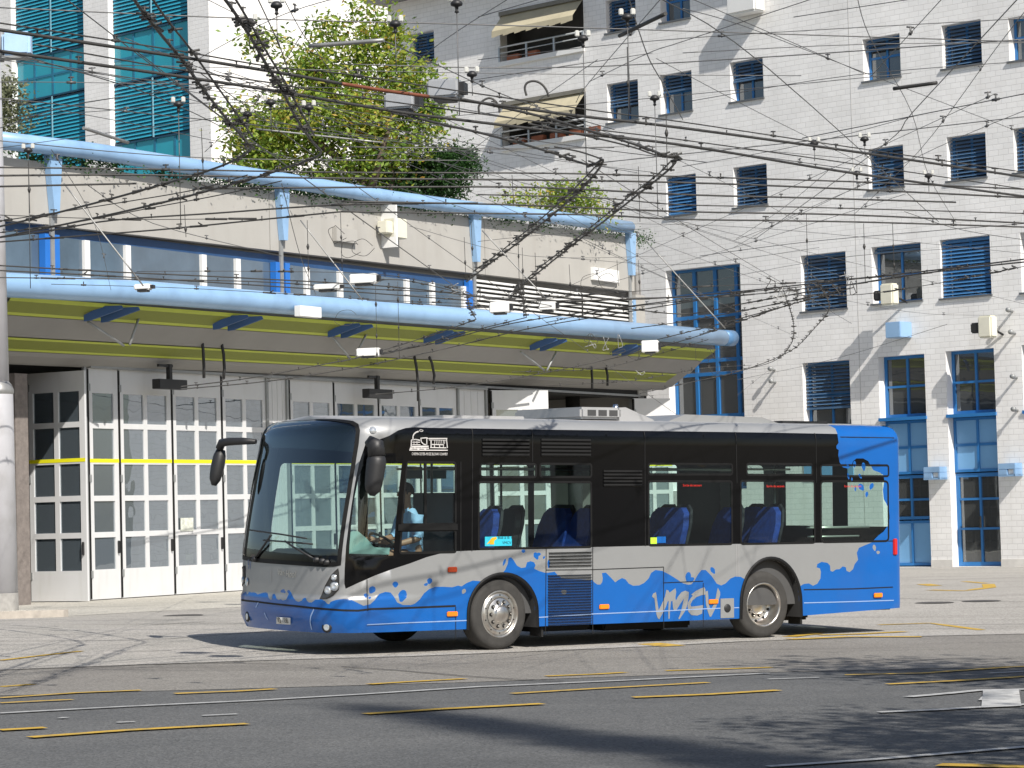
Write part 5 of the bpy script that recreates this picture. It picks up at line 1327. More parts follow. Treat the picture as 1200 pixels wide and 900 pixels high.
for (a, b), rows in zip(bays, ([(24, Tp(57, 60)[1], 'b'), (Tp(57, 60)[1], Tp(57, 112)[1], 'g'), (Tp(57, 112)[1], 13.2, 'b')], [(24, Tp(175, 30)[1], 'b'), (Tp(175, 30)[1], Tp(175, 90)[1], 'g'), (Tp(175, 90)[1], Tp(175, 160)[1], 'b'), (Tp(175, 160)[1], 10, 'g')])):
    for z1, z0, k in rows:
        mb = MB(); mb.box(a+.02, b-.02, .26, .34, z0+.03, z1-.03, 0)
        if k == 'g':
            w = mb.build('glazed_band', M['tealglass'], tb)
            mb = MB(); mb.box(a, b, .20, .28, z0, z0+.06); mb.box(a, b, .20, .28, z1-.06, z1)
            for f_ in (.25, .5, .75): x = a+(b-a)*f_; mb.box(x-.05, x+.05, .235, .262, z0, z1, 1)
            zz = (z0+z1)/2; mb.box(a, b, .236, .262, zz-.04, zz+.04, 1)
            mb.build('mullion', [M['tealframe'], mat('teal bar', (.02, .16, .26), .4)], w)
        else:
            w = mb.build('blind_band', M['tealframe'], tb); mb = MB(); n_ = int((z1-z0)/.13)
            for q in range(n_):
                z = z0+.06+q*.13; mb.face([(a+.03, .20, z), (b-.03, .20, z), (b-.03, .25, z+.10), (a+.03, .25, z+.10)])
            mb.build('blind', M['tealblind'], w)
            mb = MB(); x = (a+b)/2; mb.box(x-.03, x+.03, .17, .19, z0, z1); mb.build('blind_guide', mat('pale guide', (.25, .5, .6), .4), w)
# ================================================================== planting
def leafmat(name, cols):
    m, nt, P, N, L = nodes(name); P.inputs['Roughness'].default_value = .55
    a = N.new('ShaderNodeAttribute'); a.attribute_name = 'leaf'; r = N.new('ShaderNodeValToRGB')
    r.color_ramp.elements[0].color = (*cols[0], 1); r.color_ramp.elements[1].color = (*cols[-1], 1)
    for i, c in enumerate(cols[1:-1]): e = r.color_ramp.elements.new((i+1)/(len(cols)-1)); e.color = (*c, 1)
    L.new(a.outputs['Fac'], r.inputs[0]); L.new(r.outputs[0], P.inputs['Base Color'])
    P.inputs['Subsurface Weight'].default_value = 0
    tr = N.new('ShaderNodeBsdfTranslucent'); L.new(r.outputs[0], tr.inputs['Color']); mx = N.new('ShaderNodeMixShader'); mx.inputs[0].default_value = .35
    L.new(P.outputs[0], mx.inputs[1]); L.new(tr.outputs[0], mx.inputs[2]); L.new(mx.outputs[0], N['Material Output'].inputs['Surface']); return m
M['leafA'] = leafmat('ash leaves', [(.07, .15, .02), (.15, .26, .03), (.25, .35, .04), (.38, .42, .06), (.48, .30, .06)])
M['leafB'] = leafmat('hedge leaves', [(.012, .05, .010), (.03, .09, .015), (.06, .14, .02)])
M['leafC'] = leafmat('silver leaves', [(.07, .09, .04), (.14, .16, .08), (.24, .25, .15)])
M['leafD'] = leafmat('street tree leaves', [(.02, .06, .012), (.04, .10, .02), (.08, .15, .03)])
M['bark'] = mat('bark', (.10, .075, .055), .9, 0, .3, 8, bump=.6, bscale=20)
def leaves(blobs, n, size, rnd, droop=.3, shape=0):
    """blobs: (centre, radii, weight, density towards the shell)"""
    vs = []; fs = []; val = []
    tot = sum(b[2] for b in blobs)
    for c, r, w, sh in blobs:
        # little twigs: clusters of leaves around twig tips
        k = int(n*w/tot/7)
        for _ in range(k):
            d = Vector((rnd.gauss(0, 1), rnd.gauss(0, 1), rnd.gauss(0, 1))).normalized()
            q = rnd.random()**sh
            base = Vector(c)+Vector((d.x*r[0], d.y*r[1], d.z*r[2]))*q
            if noise.noise(base*1.3) < -.22: continue
            tw = rnd.random()*.6+.2+.25*noise.noise(base*.8)
            for j in range(7):
                p = base+Vector((rnd.gauss(0, 1), rnd.gauss(0, 1), rnd.gauss(0, .8)))*size*1.6
                a = Vector((rnd.gauss(0, 1), rnd.gauss(0, 1), rnd.gauss(-droop, .6))).normalized(); b = a.cross(Vector((rnd.gauss(0, 1), rnd.gauss(0, 1), rnd.gauss(0, 1)))).normalized()
                s_ = size*(.6+.7*rnd.random()); i = len(vs)
                vs += [p-a*s_*.5, p+b*s_*.22, p+a*s_*.5, p-b*s_*.22]; fs.append((i, i+1, i+2, i+3))
                v_ = min(1, max(0, tw+rnd.gauss(0, .14))); val += [v_]*4
    return vs, fs, val
def crown(name, blobs, n, size, m, parent, seed, inv=None, droop=.3):
    rnd = random.Random(seed); vs, fs, val = leaves(blobs, n, size, rnd, droop)
    if inv is not None: vs = [inv @ v for v in vs]
    me = bpy.data.meshes.new(name); me.from_pydata([tuple(v) for v in vs], [], fs); me.materials.append(m)
    at_ = me.attributes.new('leaf', 'FLOAT', 'POINT'); at_.data.foreach_set('value', val)
    o = bpy.data.objects.new(name, me); COL.objects.link(o)
    if parent: o.parent = parent
    return o
def blob(px, py, d, rx, rz, w=1, sh=.45, ry=None):
    p = at_d(px, py, d); k = d/FPX; return (p, (rx*k, (ry or rx)*k, rz*k), w, sh)
# ash tree on the depot terrace
DT = 66
bl = [blob(330, 160, DT, 62, 42, 3.2), blob(395, 130, DT, 75, 55, 4.5), blob(455, 150, DT, 58, 48, 3), blob(372, 80, DT, 50, 30, 1.2, .7), blob(430, 55, DT, 30, 45, .9, .7), blob(462, 40, DT, 24, 32, .6, .7), blob(478, 90, DT, 36, 32, 1.1, .6), blob(305, 48, DT, 22, 12, .25, .8), blob(330, 46, DT, 10, 6, .12, .8), blob(385, 38, DT, 18, 14, .3, .8), blob(300, 195, DT, 40, 22, 1), blob(420, 200, DT, 60, 20, 1.2), blob(500, 130, DT, 22, 34, .5, .7), blob(285, 140, DT, 22, 30, .5, .8), blob(427, 12, DT, 10, 16, .2, .8)]
base = at_d(425, 262, DT); T0 = Matrix.Translation(base)
tr = empty('tree', T0, 'tall airy ash tree with yellowing leaves growing on the depot terrace', 'tree')
rnd = random.Random(3); INV = T0.inverted()
for (px0, py0), pts in [((427, 262), [(428, 235), (424, 190), (415, 140), (412, 100), (420, 60)]), ((427, 240), [(440, 205), (455, 150), (470, 100)]), ((424, 210), [(390, 180), (350, 150), (320, 130)]), ((460, 262), [(456, 230), (462, 190), (480, 150)]), ((415, 140), [(385, 105), (365, 75)])]:
    P = [at_d(px0, py0, DT)]+[at_d(x, y, DT+rnd.uniform(-.7, .7)) for x, y in pts]; mb = MB(); mb.tube([INV @ p for p in P], [.12, .10, .07, .05, .035, .02][:len(P)], 8)
    mb.build('trunk' if px0 in (427,) and py0 == 262 else 'limb', M['bark'], tr)
crown('crown', bl, 30000, .16, M['leafA'], tr, 11, INV)
# clipped dark bush right of it
b0 = at_d(515, 240, 67); T1 = Matrix.Translation(b0)
bu = empty('bush', T1, 'dense dark green clipped bush right of the terrace tree', 'bush')
crown('foliage', [blob(520, 205, 67, 38, 30, 3, .3), blob(490, 208, 67.4, 40, 28, 2, .3), blob(538, 192, 67, 20, 16, 1, .3), blob(470, 225, 67, 60, 25, 2, .35)], 20000, .11, M['leafB'], bu, 12, T1.inverted())
mb = MB(); mb.tube([(0, 0, 0), (.1, 0, .5)], .05, 6); mb.build('stem', M['bark'], bu)
b0 = at_d(430, 245, 66.5); T1 = Matrix.Translation(b0); bu = empty('bush', T1, 'shaded dark shrub under the crown of the terrace tree', 'bush')
crown('foliage', [blob(430, 215, 67.5, 70, 26, 3, .4), blob(330, 215, 67.5, 60, 20, 2, .4)], 6000, .12, M['leafB'], bu, 13, T1.inverted())
b0 = at_d(650, 262, 68); T1 = Matrix.Translation(b0); bu = empty('bush', T1, 'loose light green shrub behind the right part of the parapet', 'bush')
crown('foliage', [blob(620, 240, 68, 40, 16, 1, .6), blob(680, 235, 68, 28, 22, 1.2, .6), blob(655, 228, 68, 22, 14, .8, .6), blob(705, 255, 68, 30, 14, .6, .6)], 4200, .12, M['leafA'], bu, 14, T1.inverted())
# creeping plants along the parapet
bl = []
for i in range(60):
    px = 0+740*i/59; py = 188+(px)*.132+2; s_ = at(DEP, px, py, .5); p = DEP @ Vector((s_[0], .10, s_[1]+.16)); r = .15+.10*math.sin(i*1.7)**2
    bl.append((p, (.32, .25, r), 1, .6))
tag(crown('parapet_planting', bl, 11000, .08, M['leafB'], None, 15), 'low creeping plants spilling along the top of the depot parapet', 'planting', None, 'stuff')
# silvery tree at the left edge
b0 = at_d(-6, 175, 74); T1 = Matrix.Translation(b0); lt = empty('tree', T1, 'small silvery green tree cut by the left edge above the depot roof', 'tree')
crown('crown', [blob(-5, 128, 74, 36, 36, 2, .5), blob(12, 150, 74, 22, 22, .6, .6), blob(0, 105, 74, 22, 20, .6, .6)], 3600, .14, M['leafC'], lt, 16, T1.inverted())
mb = MB(); mb.tube([(0, 0, 0), (-.1, 0, .8), (0, 0, 1.6)], [.07, .06, .03], 6); mb.build('trunk', M['bark'], lt)
# street trees beyond the right edge of the photograph: they shade the road
def street_tree(x, y, h, r, seed, label, n=5200, cz=None, size=.22, blobs=None):
    T = Matrix.Translation((x, y, gh(x, y))); t = empty('tree', T, label, 'tree', 'street trees beside the road')
    rr = random.Random(seed); mb = MB(); mb.tube([(0, 0, 0), (.05, .02, h*.3), (0, .1, h*.6), (.1, 0, h*.85)], [.2, .16, .10, .03], 10); mb.build('trunk', M['bark'], t)
    for k in range(6):
        a = k*1.05+rr.random(); mb = MB(); mb.tube([(0, 0, h*(.35+.06*k)), (math.cos(a)*r*.4, math.sin(a)*r*.4, h*(.45+.06*k)), (math.cos(a)*r*.75, math.sin(a)*r*.75, h*(.55+.06*k))], [.08, .05, .02], 6); mb.build('limb', M['bark'], t)
    if blobs is None:
        blobs = [((rr.uniform(-r, r)*.55, rr.uniform(-r, r)*.55, h*rr.uniform(.5, .9)), (r*.5, r*.5, h*.16), 1, .5) for _ in range(9)]
    crown('crown', blobs, n, size, M['leafD'], t, seed); return t
# ================================================================== overhead wiring
M['wire'] = mat('weathered wire', (.06, .058, .055), .6, .3, .2, 5)
M['wirethin'] = mat('thin span wire', (.12, .12, .12), .5, .4, .1)
M['rust'] = mat('copper red wire', (.22, .075, .04), .6, .2, .2)
M['galv'] = mat('galvanised fitting', (.32, .32, .31), .45, .5, .15, 6)
M['porcelain'] = mat('pale insulator', (.62, .62, .58), .25, 0, .1)
def wp(px, py, H=5.6):
    r = ray(px, py); d = 1e9
    if r.z > 0: d = (H-CH)/r.z*1.0
    pts = []
    for F, n_, lo, hi in ((DEP, 3.0, -9, 27.5), (FAC, .7, -16, 30)):
        I = F.inverted(); o = I @ CAMP; q = I.to_3x3() @ r; t = (-n_-o.y)/q.y
        if t > 0 and lo < (o+q*t).x < hi: d = min(d, t)
    return CAMP+r*d
def smooth(P, n=5):
    if len(P) < 3: return P
    Q = []
    for i in range(len(P)-1):
        p0 = P[max(0, i-1)]; p1 = P[i]; p2 = P[i+1]; p3 = P[min(len(P)-1, i+2)]
        for k in range(n):
            t = k/n; Q.append(.5*((2*p1)+(p2-p0)*t+(2*p0-5*p1+4*p2-p3)*t*t+(3*p1-p0-3*p2+p3)*t**3))
    return Q+[P[-1]]
rw = random.Random(21)
def clamp(mb, p, d, k=1.0):
    """small contact-wire hanger fitting touching the wire"""
    k *= .55; d = d.normalized(); sd = d.cross(Vector((0, 0, 1)))
    if sd.length < .35:
        mb.tube([p-d*.06*k, p, p+d*.06*k], [.015*k, .032*k, .015*k], 6); return
    sd.normalize()
    mb.tube([p-d*.07*k, p+d*.07*k], .022*k, 6)
    mb.tube([p-Vector((0, 0, .03*k)), p+Vector((0, 0, .09*k))], .014*k, 5)
    a_ = rw.uniform(-.05, .05)*k; mb.tube([p+Vector((0, 0, .08*k))-sd*.05*k+d*a_, p+Vector((0, 0, .07*k))+sd*.05*k-d*a_], .013*k, 5)
def wire(pts, r, label, group, m=None, name='contact_wire', cat='overhead wire', H=5.6, clamps=0, sag=False, frog=0, flat=False):
    if flat:
        dd_ = min(wp(x, y, H).y for x, y in pts); P3 = [at_d(x, y, dd_) for x, y in pts]
    else: P3 = [wp(x, y, H) for x, y in pts]
    P = smooth(P3) if len(P3) > 2 else P3
    if len(P) == 2: P = [P[0]+(P[1]-P[0])*k/6 for k in range(7)]
    mb = MB(); mb.tube(P, r*.68, 6)
    L_ = [0]
    for a, b in zip(P, P[1:]): L_.append(L_[-1]+(b-a).length)
    def at_len(l):
        i = min(max(bisect.bisect_right(L_, l)-1, 0), len(P)-2); q = (l-L_[i])/max(1e-6, L_[i+1]-L_[i]); return P[i].lerp(P[i+1], q), P[i+1]-P[i]
    if clamps:
        l = rw.uniform(.3, clamps)
        while l < L_[-1]-.1:
            p, d = at_len(l); clamp(mb, p, d, rw.uniform(.8, 1.3)); l += clamps*rw.uniform(.6, 1.4)
    for _ in range(frog):
        p, d = at_len(rw.uniform(.05, .95)*L_[-1]); d = d.normalized(); sd = d.cross(Vector((0, 0, 1))).normalized()
        a = p-d*rw.uniform(.06, .2); b = p+d*rw.uniform(.06, .2)+sd*rw.uniform(-.06, .06); mb.tube([a, b], .016, 5)
        mb.tube([p-sd*.06, p+sd*.06+Vector((0, 0, rw.uniform(-.03, .05)))], .011, 5)
    c = P[len(P)//2]; o = mb.build(name, m or M['wire']); origin(o, c)
    return tag(o, label, cat, group)
def pair(pts, dx, dy, r, label, group, **k):
    wire(pts, r, label, group, **k)
    return wire([(x+dx, y+dy) for x, y in pts], r*.55, label.replace('thick', 'thin companion of the thick') if 'thick' in label else label, group, **dict(k, clamps=k.get('clamps', 0)))
# long contact wires falling from the upper left to the right
g = 'contact wires from upper left to right'
wire([(-30,31),(0,35),(200,65),(320,84),(400,98)], .022, 'thick contact wire entering high at the left edge above the teal bays', g, clamps=2.2)
wire([(400,98),(450,106),(502,113)], .026, 'rust red length of thick contact wire in front of the terrace tree', None, M['rust'])
wire([(502,113),(560,120),(680,136),(800,150),(1017,180),(1230,212)], .022, 'thick contact wire sloping down to the right from the upper grey box', g, clamps=1.6)
wire([(-30,57),(0,60),(200,88),(320,106),(400,120),(480,133),(560,143),(660,155),(800,170),(1000,203),(1230,234)], .022, 'thick contact wire that passes under both grey boxes to the right edge', g, clamps=2.0)
wire([(-30,23),(0,27),(200,58),(317,78),(400,86),(520,104),(700,130),(800,143),(1000,173),(1230,206)], .010, 'thin upper companion wire above the thick contact wires', g, clamps=3)
wire([(40,52),(200,80),(317,97),(400,111),(560,133),(700,152),(800,164),(1000,192),(1230,226)], .010, 'thin lower companion wire between the thick contact wires', g, clamps=3)
# heavy crossing diagonals
g = 'heavy diagonal switch wires'
wire([(150,-14),(163,8),(190,42),(213,70),(240,107),(262,135),(280,156),(293,172),(290,178),(270,190),(235,203),(180,219),(130,233),(80,246),(40,256),(-20,270)], .020, 'heavy wire from the top left that bends back to the left edge', g, clamps=1.0, frog=30)
wire([(170,-14),(195,22),(222,56),(250,95),(275,130),(296,160)], .014, 'second strand beside the heavy diagonal at top left', g, clamps=1.2, frog=6)
wire([(252,-14),(268,5),(290,38),(310,72),(330,105),(348,140),(365,165),(376,178),(366,186),(340,195),(300,208),(250,222),(200,235),(140,249),(70,264),(-20,282)], .020, 'heavy wire from the top centre-left that bends back to the left edge', g, clamps=1.0, frog=30)
wire([(268,-14),(290,22),(312,60),(335,98),(352,130),(368,158)], .014, 'second strand beside the heavy diagonal over the tree', g, clamps=1.2, frog=6)
wire([(540,116),(580,124),(640,138),(690,153),(740,168),(785,184),(793,183),(790,192),(779,203),(745,230),(712,256),(675,284),(640,312),(612,335),(596,352)], .020, 'heavy wire that turns sharply back at the right-hand apex', g, clamps=.8, frog=34)
wire([(620,145),(690,160),(740,172),(770,182),(793,183)], .014, 'thin strand running into the right-hand apex', g, clamps=1)
wire([(785,190),(770,205),(735,232),(700,260),(665,288),(632,314),(600,342)], .014, 'thin strand coming back down from the right-hand apex', g, clamps=.8, frog=8)
wire([(470,134),(520,146),(560,155),(610,168),(650,180),(690,193),(706,187),(703,196),(690,212),(668,234),(640,258),(605,286),(575,308),(547,330)], .020, 'heavy wire that turns sharply back at the left-hand apex', g, clamps=.8, frog=34)
wire([(650,172),(680,178),(707,187)], .014, 'thin strand running into the left-hand apex', g)
wire([(697,196),(680,214),(655,238),(620,268),(585,296),(555,318)], .014, 'thin strand coming back down from the left-hand apex', g, clamps=.8, frog=8)
# level bundle across the right
g = 'level contact wires across the middle'
lv = 'dark contact wire of the level bundle crossing in front of the white building'
for pts, r in [([(-20,196),(160,198),(400,202),(640,203),(800,207),(1000,213),(1230,223)], .014), ([(-20,206),(160,205),(400,209),(640,211),(800,214),(960,220),(1230,233)], .017), ([(-20,219),(160,215)], .017), ([(240,221),(500,219),(640,220),(800,228),(950,232),(1120,237)], .017), ([(560,228),(700,232),(800,240),(950,243),(1230,251)], .012), ([(400,236),(600,240),(800,248),(1000,252),(1230,263)], .017), ([(400,248),(560,250),(700,252),(800,257),(1000,260),(1230,267)], .017)]:
    wire(pts, r, lv, g, clamps=2.2)
lv2 = 'dark contact wire climbing gently from the left edge across the parapet'
g = 'contact wires across the parapet'
for pts, r in [([(-20,281),(60,270),(133,258),(250,250),(400,240),(560,238)], .016), ([(-20,285),(100,276),(200,268),(300,258),(400,248)], .016), ([(-20,262),(60,250),(150,236),(230,222),(290,205)], .010), ([(-20,275),(80,262),(180,243),(260,228),(330,212)], .010), ([(0,252),(150,257),(300,256)], .008)]:
    wire(pts, r, lv2, g, clamps=1.8, frog=3)
# lower bundle in front of the canopy pipe
g = 'contact wires along the canopy'
lv3 = 'dark contact wire strung level along the canopy pipe towards the central knot'
for pts, r in [([(-20,310),(120,318),(250,324),(400,332),(480,338),(548,346)], .016), ([(-20,316),(120,323),(250,331),(400,341),(548,352)], .016), ([(-20,325),(133,327),(300,330),(420,338),(540,343)], .014), ([(60,333),(200,337),(330,344),(450,352),(560,356)], .008), ([(420,332),(470,328),(548,345)], .012), ([(430,352),(520,358),(610,362)], .010), ([(160,318),(300,318),(450,322),(540,340)], .007)]:
    wire(pts, r, lv3, g, clamps=1.6, frog=4)
g = 'fan of contact wires from the central knot to the right'
lv4 = 'dark contact wire of the dense fan running from the central knot to the right edge'
for pts, r in [([(548,346),(600,352),(680,352),(760,350),(830,345),(900,338),(1000,327),(1100,316),(1230,300)], .018), ([(615,360),(700,358),(800,368),(870,356),(930,345),(1000,333),(1100,318),(1230,304)], .018), ([(740,385),(800,377),(860,366),(930,352),(1000,337)], .015), ([(770,398),(830,383),(890,367),(950,350)], .015), ([(640,356),(740,350),(840,348),(930,340),(980,330)], .012), ([(560,352),(680,346),(820,336),(940,331),(1060,322)], .008), ([(820,392),(880,372),(940,353),(985,343)], .012), ([(640,378),(720,362),(800,353),(870,343),(940,336)], .012), ([(930,346),(1010,345),(1110,330),(1230,306)], .009)]:
    wire(pts, r, lv4, g, clamps=1.1, frog=14)
g = 'contact wires into the depot'
lv5 = 'contact wire sloping down to the depot doors below the canopy'
for pts, r in [([(212,453),(300,442),(400,423),(500,404),(600,379),(700,364),(790,352)], .016), ([(212,456),(320,446),(420,430),(520,409),(620,385),(720,368),(830,350)], .016), ([(440,462),(520,455),(600,444),(700,424),(790,402),(860,380)], .014), ([(400,424),(460,407),(520,388),(558,374)], .014), ([(430,420),(500,402),(560,386),(617,372)], .014), ([(558,374),(551,362),(547,346)], .012), ([(617,372),(614,358),(610,340)], .012), ([(600,436),(700,432),(760,418),(830,398)], .010), ([(750,461),(800,450),(870,434),(925,412),(955,384),(972,360),(958,332)], .014), ([(860,436),(905,424),(926,405),(930,380),(918,340)], .012), ([(640,452),(740,446),(820,432),(880,428)], .008)]:
    wire(pts, r, lv5, g, clamps=.9, frog=8)
# span wires
g = 'thin span wires'
spans = [[(-20,8),(300,22),(600,30),(1230,50)], [(-20,96),(120,97),(400,103)], [(-20,113),(180,150),(400,200),(600,262)], [(0,115),(200,136),(420,160),(560,180)], [(800,-6),(1012,86)], [(1110,-8),(1020,90)], [(1210,-20),(1070,131),(1033,172),(888,278)], [(1215,-4),(1167,57),(1077,177),(1000,252)], [(1003,-10),(1020,45),(1068,131),(1088,205),(1120,260)], [(450,48),(483,62),(600,115),(720,152)], [(600,-4),(518,49),(440,110)], [(780,-8),(690,97),(675,120)], [(735,-8),(758,63),(777,98),(800,140)], [(690,96),(758,63),(802,48),(960,-4)], [(330,-6),(355,40),(372,62),(392,90)], [(300,-6),(330,60),(345,110)], [(-20,140),(120,130),(260,120),(520,126)],
 [(560,70),(800,45),(1230,20)], [(400,75),(700,78),(1230,44)], [(800,10),(870,30),(1010,84),(1230,168)], [(800,62),(1010,52),(1230,50)], [(940,162),(1100,130),(1230,104)], [(800,195),(940,170),(1075,135)], [(640,130),(800,190),(940,262)], [(0,60),(60,75),(200,120),(330,186)], [(240,178),(300,120),(360,30)], [(345,190),(500,178),(800,172),(1000,186)], [(395,172),(600,174),(720,173)], [(500,218),(600,140),(700,70)], [(220,76),(320,22),(400,-4)], [(770,-4),(900,80),(1100,260)], [(1230,118),(1100,172),(940,250),(860,282)], [(860,290),(930,252),(1040,205)], [(1060,248),(1130,270),(1230,285)], [(700,262),(900,268),(1230,300)], [(990,352),(1090,368),(1230,369)], [(864,445),(980,420),(1110,380)], [(864,463),(903,432)], [(900,432),(800,438)], [(0,165),(240,185),(560,188)], [(560,283),(640,275),(760,268)], [(60,175),(110,260),(130,340)], [(330,215),(352,300),(370,345)], [(800,120),(1000,88),(1230,70)], [(930,20),(1100,-6)], [(820,300),(960,282),(1200,262)], [(830,330),(1000,300),(1230,286)], [(560,20),(650,-6)], [(0,150),(100,120),(300,96)], [(640,300),(800,310),(960,290)], [(480,265),(620,300),(780,300)], [(100,215),(180,262),(330,300)]]
hubs = [(213,70),(262,135),(345,110),(372,62),(475,140),(548,346),(615,358),(690,192),(785,184),(758,63),(440,110),(1020,90),(1077,150),(888,278),(950,350),(1040,205),(640,258),(860,282),(100,250),(830,348),(60,75),(970,200)]
rs_ = random.Random(5)
for _ in range(34):
    a, b = rs_.choice(hubs), rs_.choice(hubs)
    if a == b or abs(a[0]-b[0]) < 60: continue
    dx, dy = b[0]-a[0], b[1]-a[1]
    if abs(dy) > abs(dx)*.9: continue
    k0, k1 = rs_.uniform(-.1, .1), rs_.uniform(.9, 1.7); mid = (a[0]+dx*.5*k1, a[1]+dy*.5*k1+rs_.uniform(1, 5))
    spans.append([(a[0]+dx*k0, a[1]+dy*k0), mid, (a[0]+dx*k1, a[1]+dy*k1)])
hint = 'thin grey span wire stretched between the contact wires'
for i, pts in enumerate(spans):
    wire(pts, .0055 if i % 3 else .008, hint, g, M['wirethin'], 'span_wire', 'span wire', 5.9, clamps=5 if i % 2 else 0)
# pale straight stay rods
g = 'pale stay rods'
for pts in ([(75,215),(145,308),(168,335)], [(352,258),(402,318),(425,352)], [(565,270),(618,330),(640,350)], [(762,288),(848,382),(850,385)], [(300,151),(340,158),(448,157+10)]):
    a, b = pts[0], pts[-1]
    wire([a, b], .014, 'pale straight stay rod slanting down across the depot front', g, M['galv'], 'stay_rod', 'stay rod', 5.9, flat=True)
for pts in ([(133,48),(60,25)],): pass
for pts, lab in (([(362,54),(450,47)], 'grey insulated bar in front of the upper crown of the terrace tree'), ([(726,42),(780,16)], 'dark insulated bar slanting up between two top windows'), ([(98,150),(150,167)], 'grey insulated bar in front of the left white pier'), ([(1047,104),(1098,97)], 'dark insulated bar below a window at the upper right')):
    wire(pts, .028, lab, None, M['galv'] if 'grey' in lab else M['wire'], 'insulated_bar', 'insulated bar', 5.8)
# insulator cups with drop rods
def cup(px, py, H, k=1.0, drop=.6):
    p = wp(px, py, H); T = Matrix.Translation(p) @ Matrix.Scale(.55, 4)
    drop /= .55
    o = empty('insulator', T, 'pale insulator cup with two lugs hanging on a thin drop rod', 'insulator', 'hanging insulator cups')
    mb = MB(); mb.lathe([(.001, .06), (.05, .05), (.09, .0), (.085, -.03), (.03, -.05), (.02, -.10), (.035, -.13), (.001, -.15)], (0, 0, 0), (0, 0, 1), 14)
    mb.build('cup', M['plastic'], o)
    for s_ in (-1, 1):
        mb = MB(); mb.box(s_*.09-.035, s_*.09+.035, -.03, .03, .03, .13, bev=.012); mb.build('lug', M['porcelain'], o)
    mb = MB(); mb.tube([(0, 0, -.14), (0, 0, -drop)], .008, 5); mb.build('drop_rod', M['wirethin'], o)
for x, y, dr in [(324,6,.3),(292,26,.2),(209,122,1.2),(463,28,.4),(553,87,.2),(535,4,.9),(735,20,.8),(317,120,.3),(362,126,.2),(290,134,.2),(33,176,1.5),(1013,163,.2),(1004,203,.2),(1088,206,.2),(954,168,.2)]: cup(x, y, 5.7, 1, dr)
for x, y in [(767,115),(683,45)]: cup(x, y, 5.8, 1, 1.2)
# grey boxes riding on the wires
def wbox3(px0, py0, px1, py1, H, name, m, label, cat, group=None, depth=.25):
    c = wp((px0+px1)/2, (py0+py1)/2, H); d = c.y; w = (px1-px0)*d/FPX; h = (py1-py0)*d/FPX
    mb = MB(); mb.box(-w/2, w/2, -depth/2, depth/2, -h/2, h/2, bev=.02); mb.box(-w*.3, w*.3, -depth*.4, depth*.4, -h/2-.03, -h/2+.01, 1); mb.box(w/2-.01, w/2+.05, -depth*.3, depth*.3, -h*.3, h*.3, 1)
    o = mb.build(name, [m, M['plastic']]); o.matrix_world = Matrix.Translation(c) @ Matrix.Rotation(-.25, 4, 'Z'); return tag(o, label, cat, group)
wbox3(503, 94, 541, 116, 5.75, 'control_box', M['metalbox'], 'upper right one of two grey metal boxes riding on the contact wires', 'control box', 'grey boxes on the wires')
wbox3(453, 110, 489, 129, 5.75, 'control_box', M['metalbox'], 'lower left one of two grey metal boxes riding on the contact wires', 'control box', 'grey boxes on the wires')
for x0, y0, x1, y1, lab in [(410,321,443,333,'white box on the wires just right of the pipe-mounted box'),(574,354,598,367,'white box at the central knot of wires'),(632,353,652,364,'white box just right of the central knot of wires'),(418,408,446,418,'white box hanging low below the canopy over the second door bay'),(752,399,772,413,'white box near the right end of the lime canopy'),(158,333,178,340,'small white box on the pale blue canopy pipe at the left'),(368,333,400,340,'long white box fixed to wires above the canopy pipe')]:
    wbox3(x0, y0, x1, y1, 5.55, 'switch_box', M['white'], lab, 'switch box', None, .18)
for pts, lab in [([(617,112),(615,103),(618,97),(626,95),(634,98),(640,105),(643,113)], 'black cable loop arching over the wires below the lower balcony, right one'), ([(562,134),(561,125),(566,118),(574,115),(581,119),(585,127),(585,132)], 'black cable loop arching over the wires, left one of two')]:
    wire(pts, .016, lab, None, name='cable_loop', cat='cable loop', H=5.75, flat=True)
for i, (cx, cy) in enumerate([(395,275),(410,292),(425,290),(692,330),(712,330),(850,430),(838,428),(405,372),(824,415)]):
    pts = [(cx+14*math.cos(a)*(.6+.4*rw.random()), cy+10*math.sin(a)) for a in [rw.random()+k*.9 for k in range(7)]]
    wire(pts, .006, 'loose black cable curl hanging on the depot front', 'loose cable curls', name='cable_curl', cat='cable curl', H=5.6, flat=True)
for i in range(26):
    cx, cy = rw.choice([(850,425),(700,410),(760,425),(900,345),(940,340),(985,335),(620,350),(550,345),(720,375)]); cx += rw.uniform(-28, 28); cy += rw.uniform(-12, 12)
    pts = [(cx+9*math.cos(a)*(.5+.6*rw.random()), cy+8*math.sin(a)) for a in [rw.random()*6+k*.9 for k in range(5)]]
    wire(pts, .010, 'short looped jumper cable at a knot of the overhead wires', 'jumper cables', M['wire'] if i % 3 else M['galv'], name='jumper_cable', cat='jumper cable', H=5.6, flat=True)
# vertical hangers over the canopy and parapet
g = 'vertical hanger chains'
for x, y0, y1 in [(360,258,338),(399,248,318),(466,330,420),(440,330,425),(544,278,330),(552,260,300),(607,275,350),(612,290,372),(627,296,345),(667,310,345),(723,305,335),(748,305,345),(33,180,250),(236,150,200),(216,240,278),(945,250,352),(958,330,352),(1012,262,330),(600,205,240),(748,195,260),(1046,262,320),(780,108,200),(735,55,140)]:
    wire([(x, y0), (x+2, y1)], .006, 'dark vertical hanger linking two levels of wire', g, name='hanger', cat='hanger', clamps=.4, flat=True)
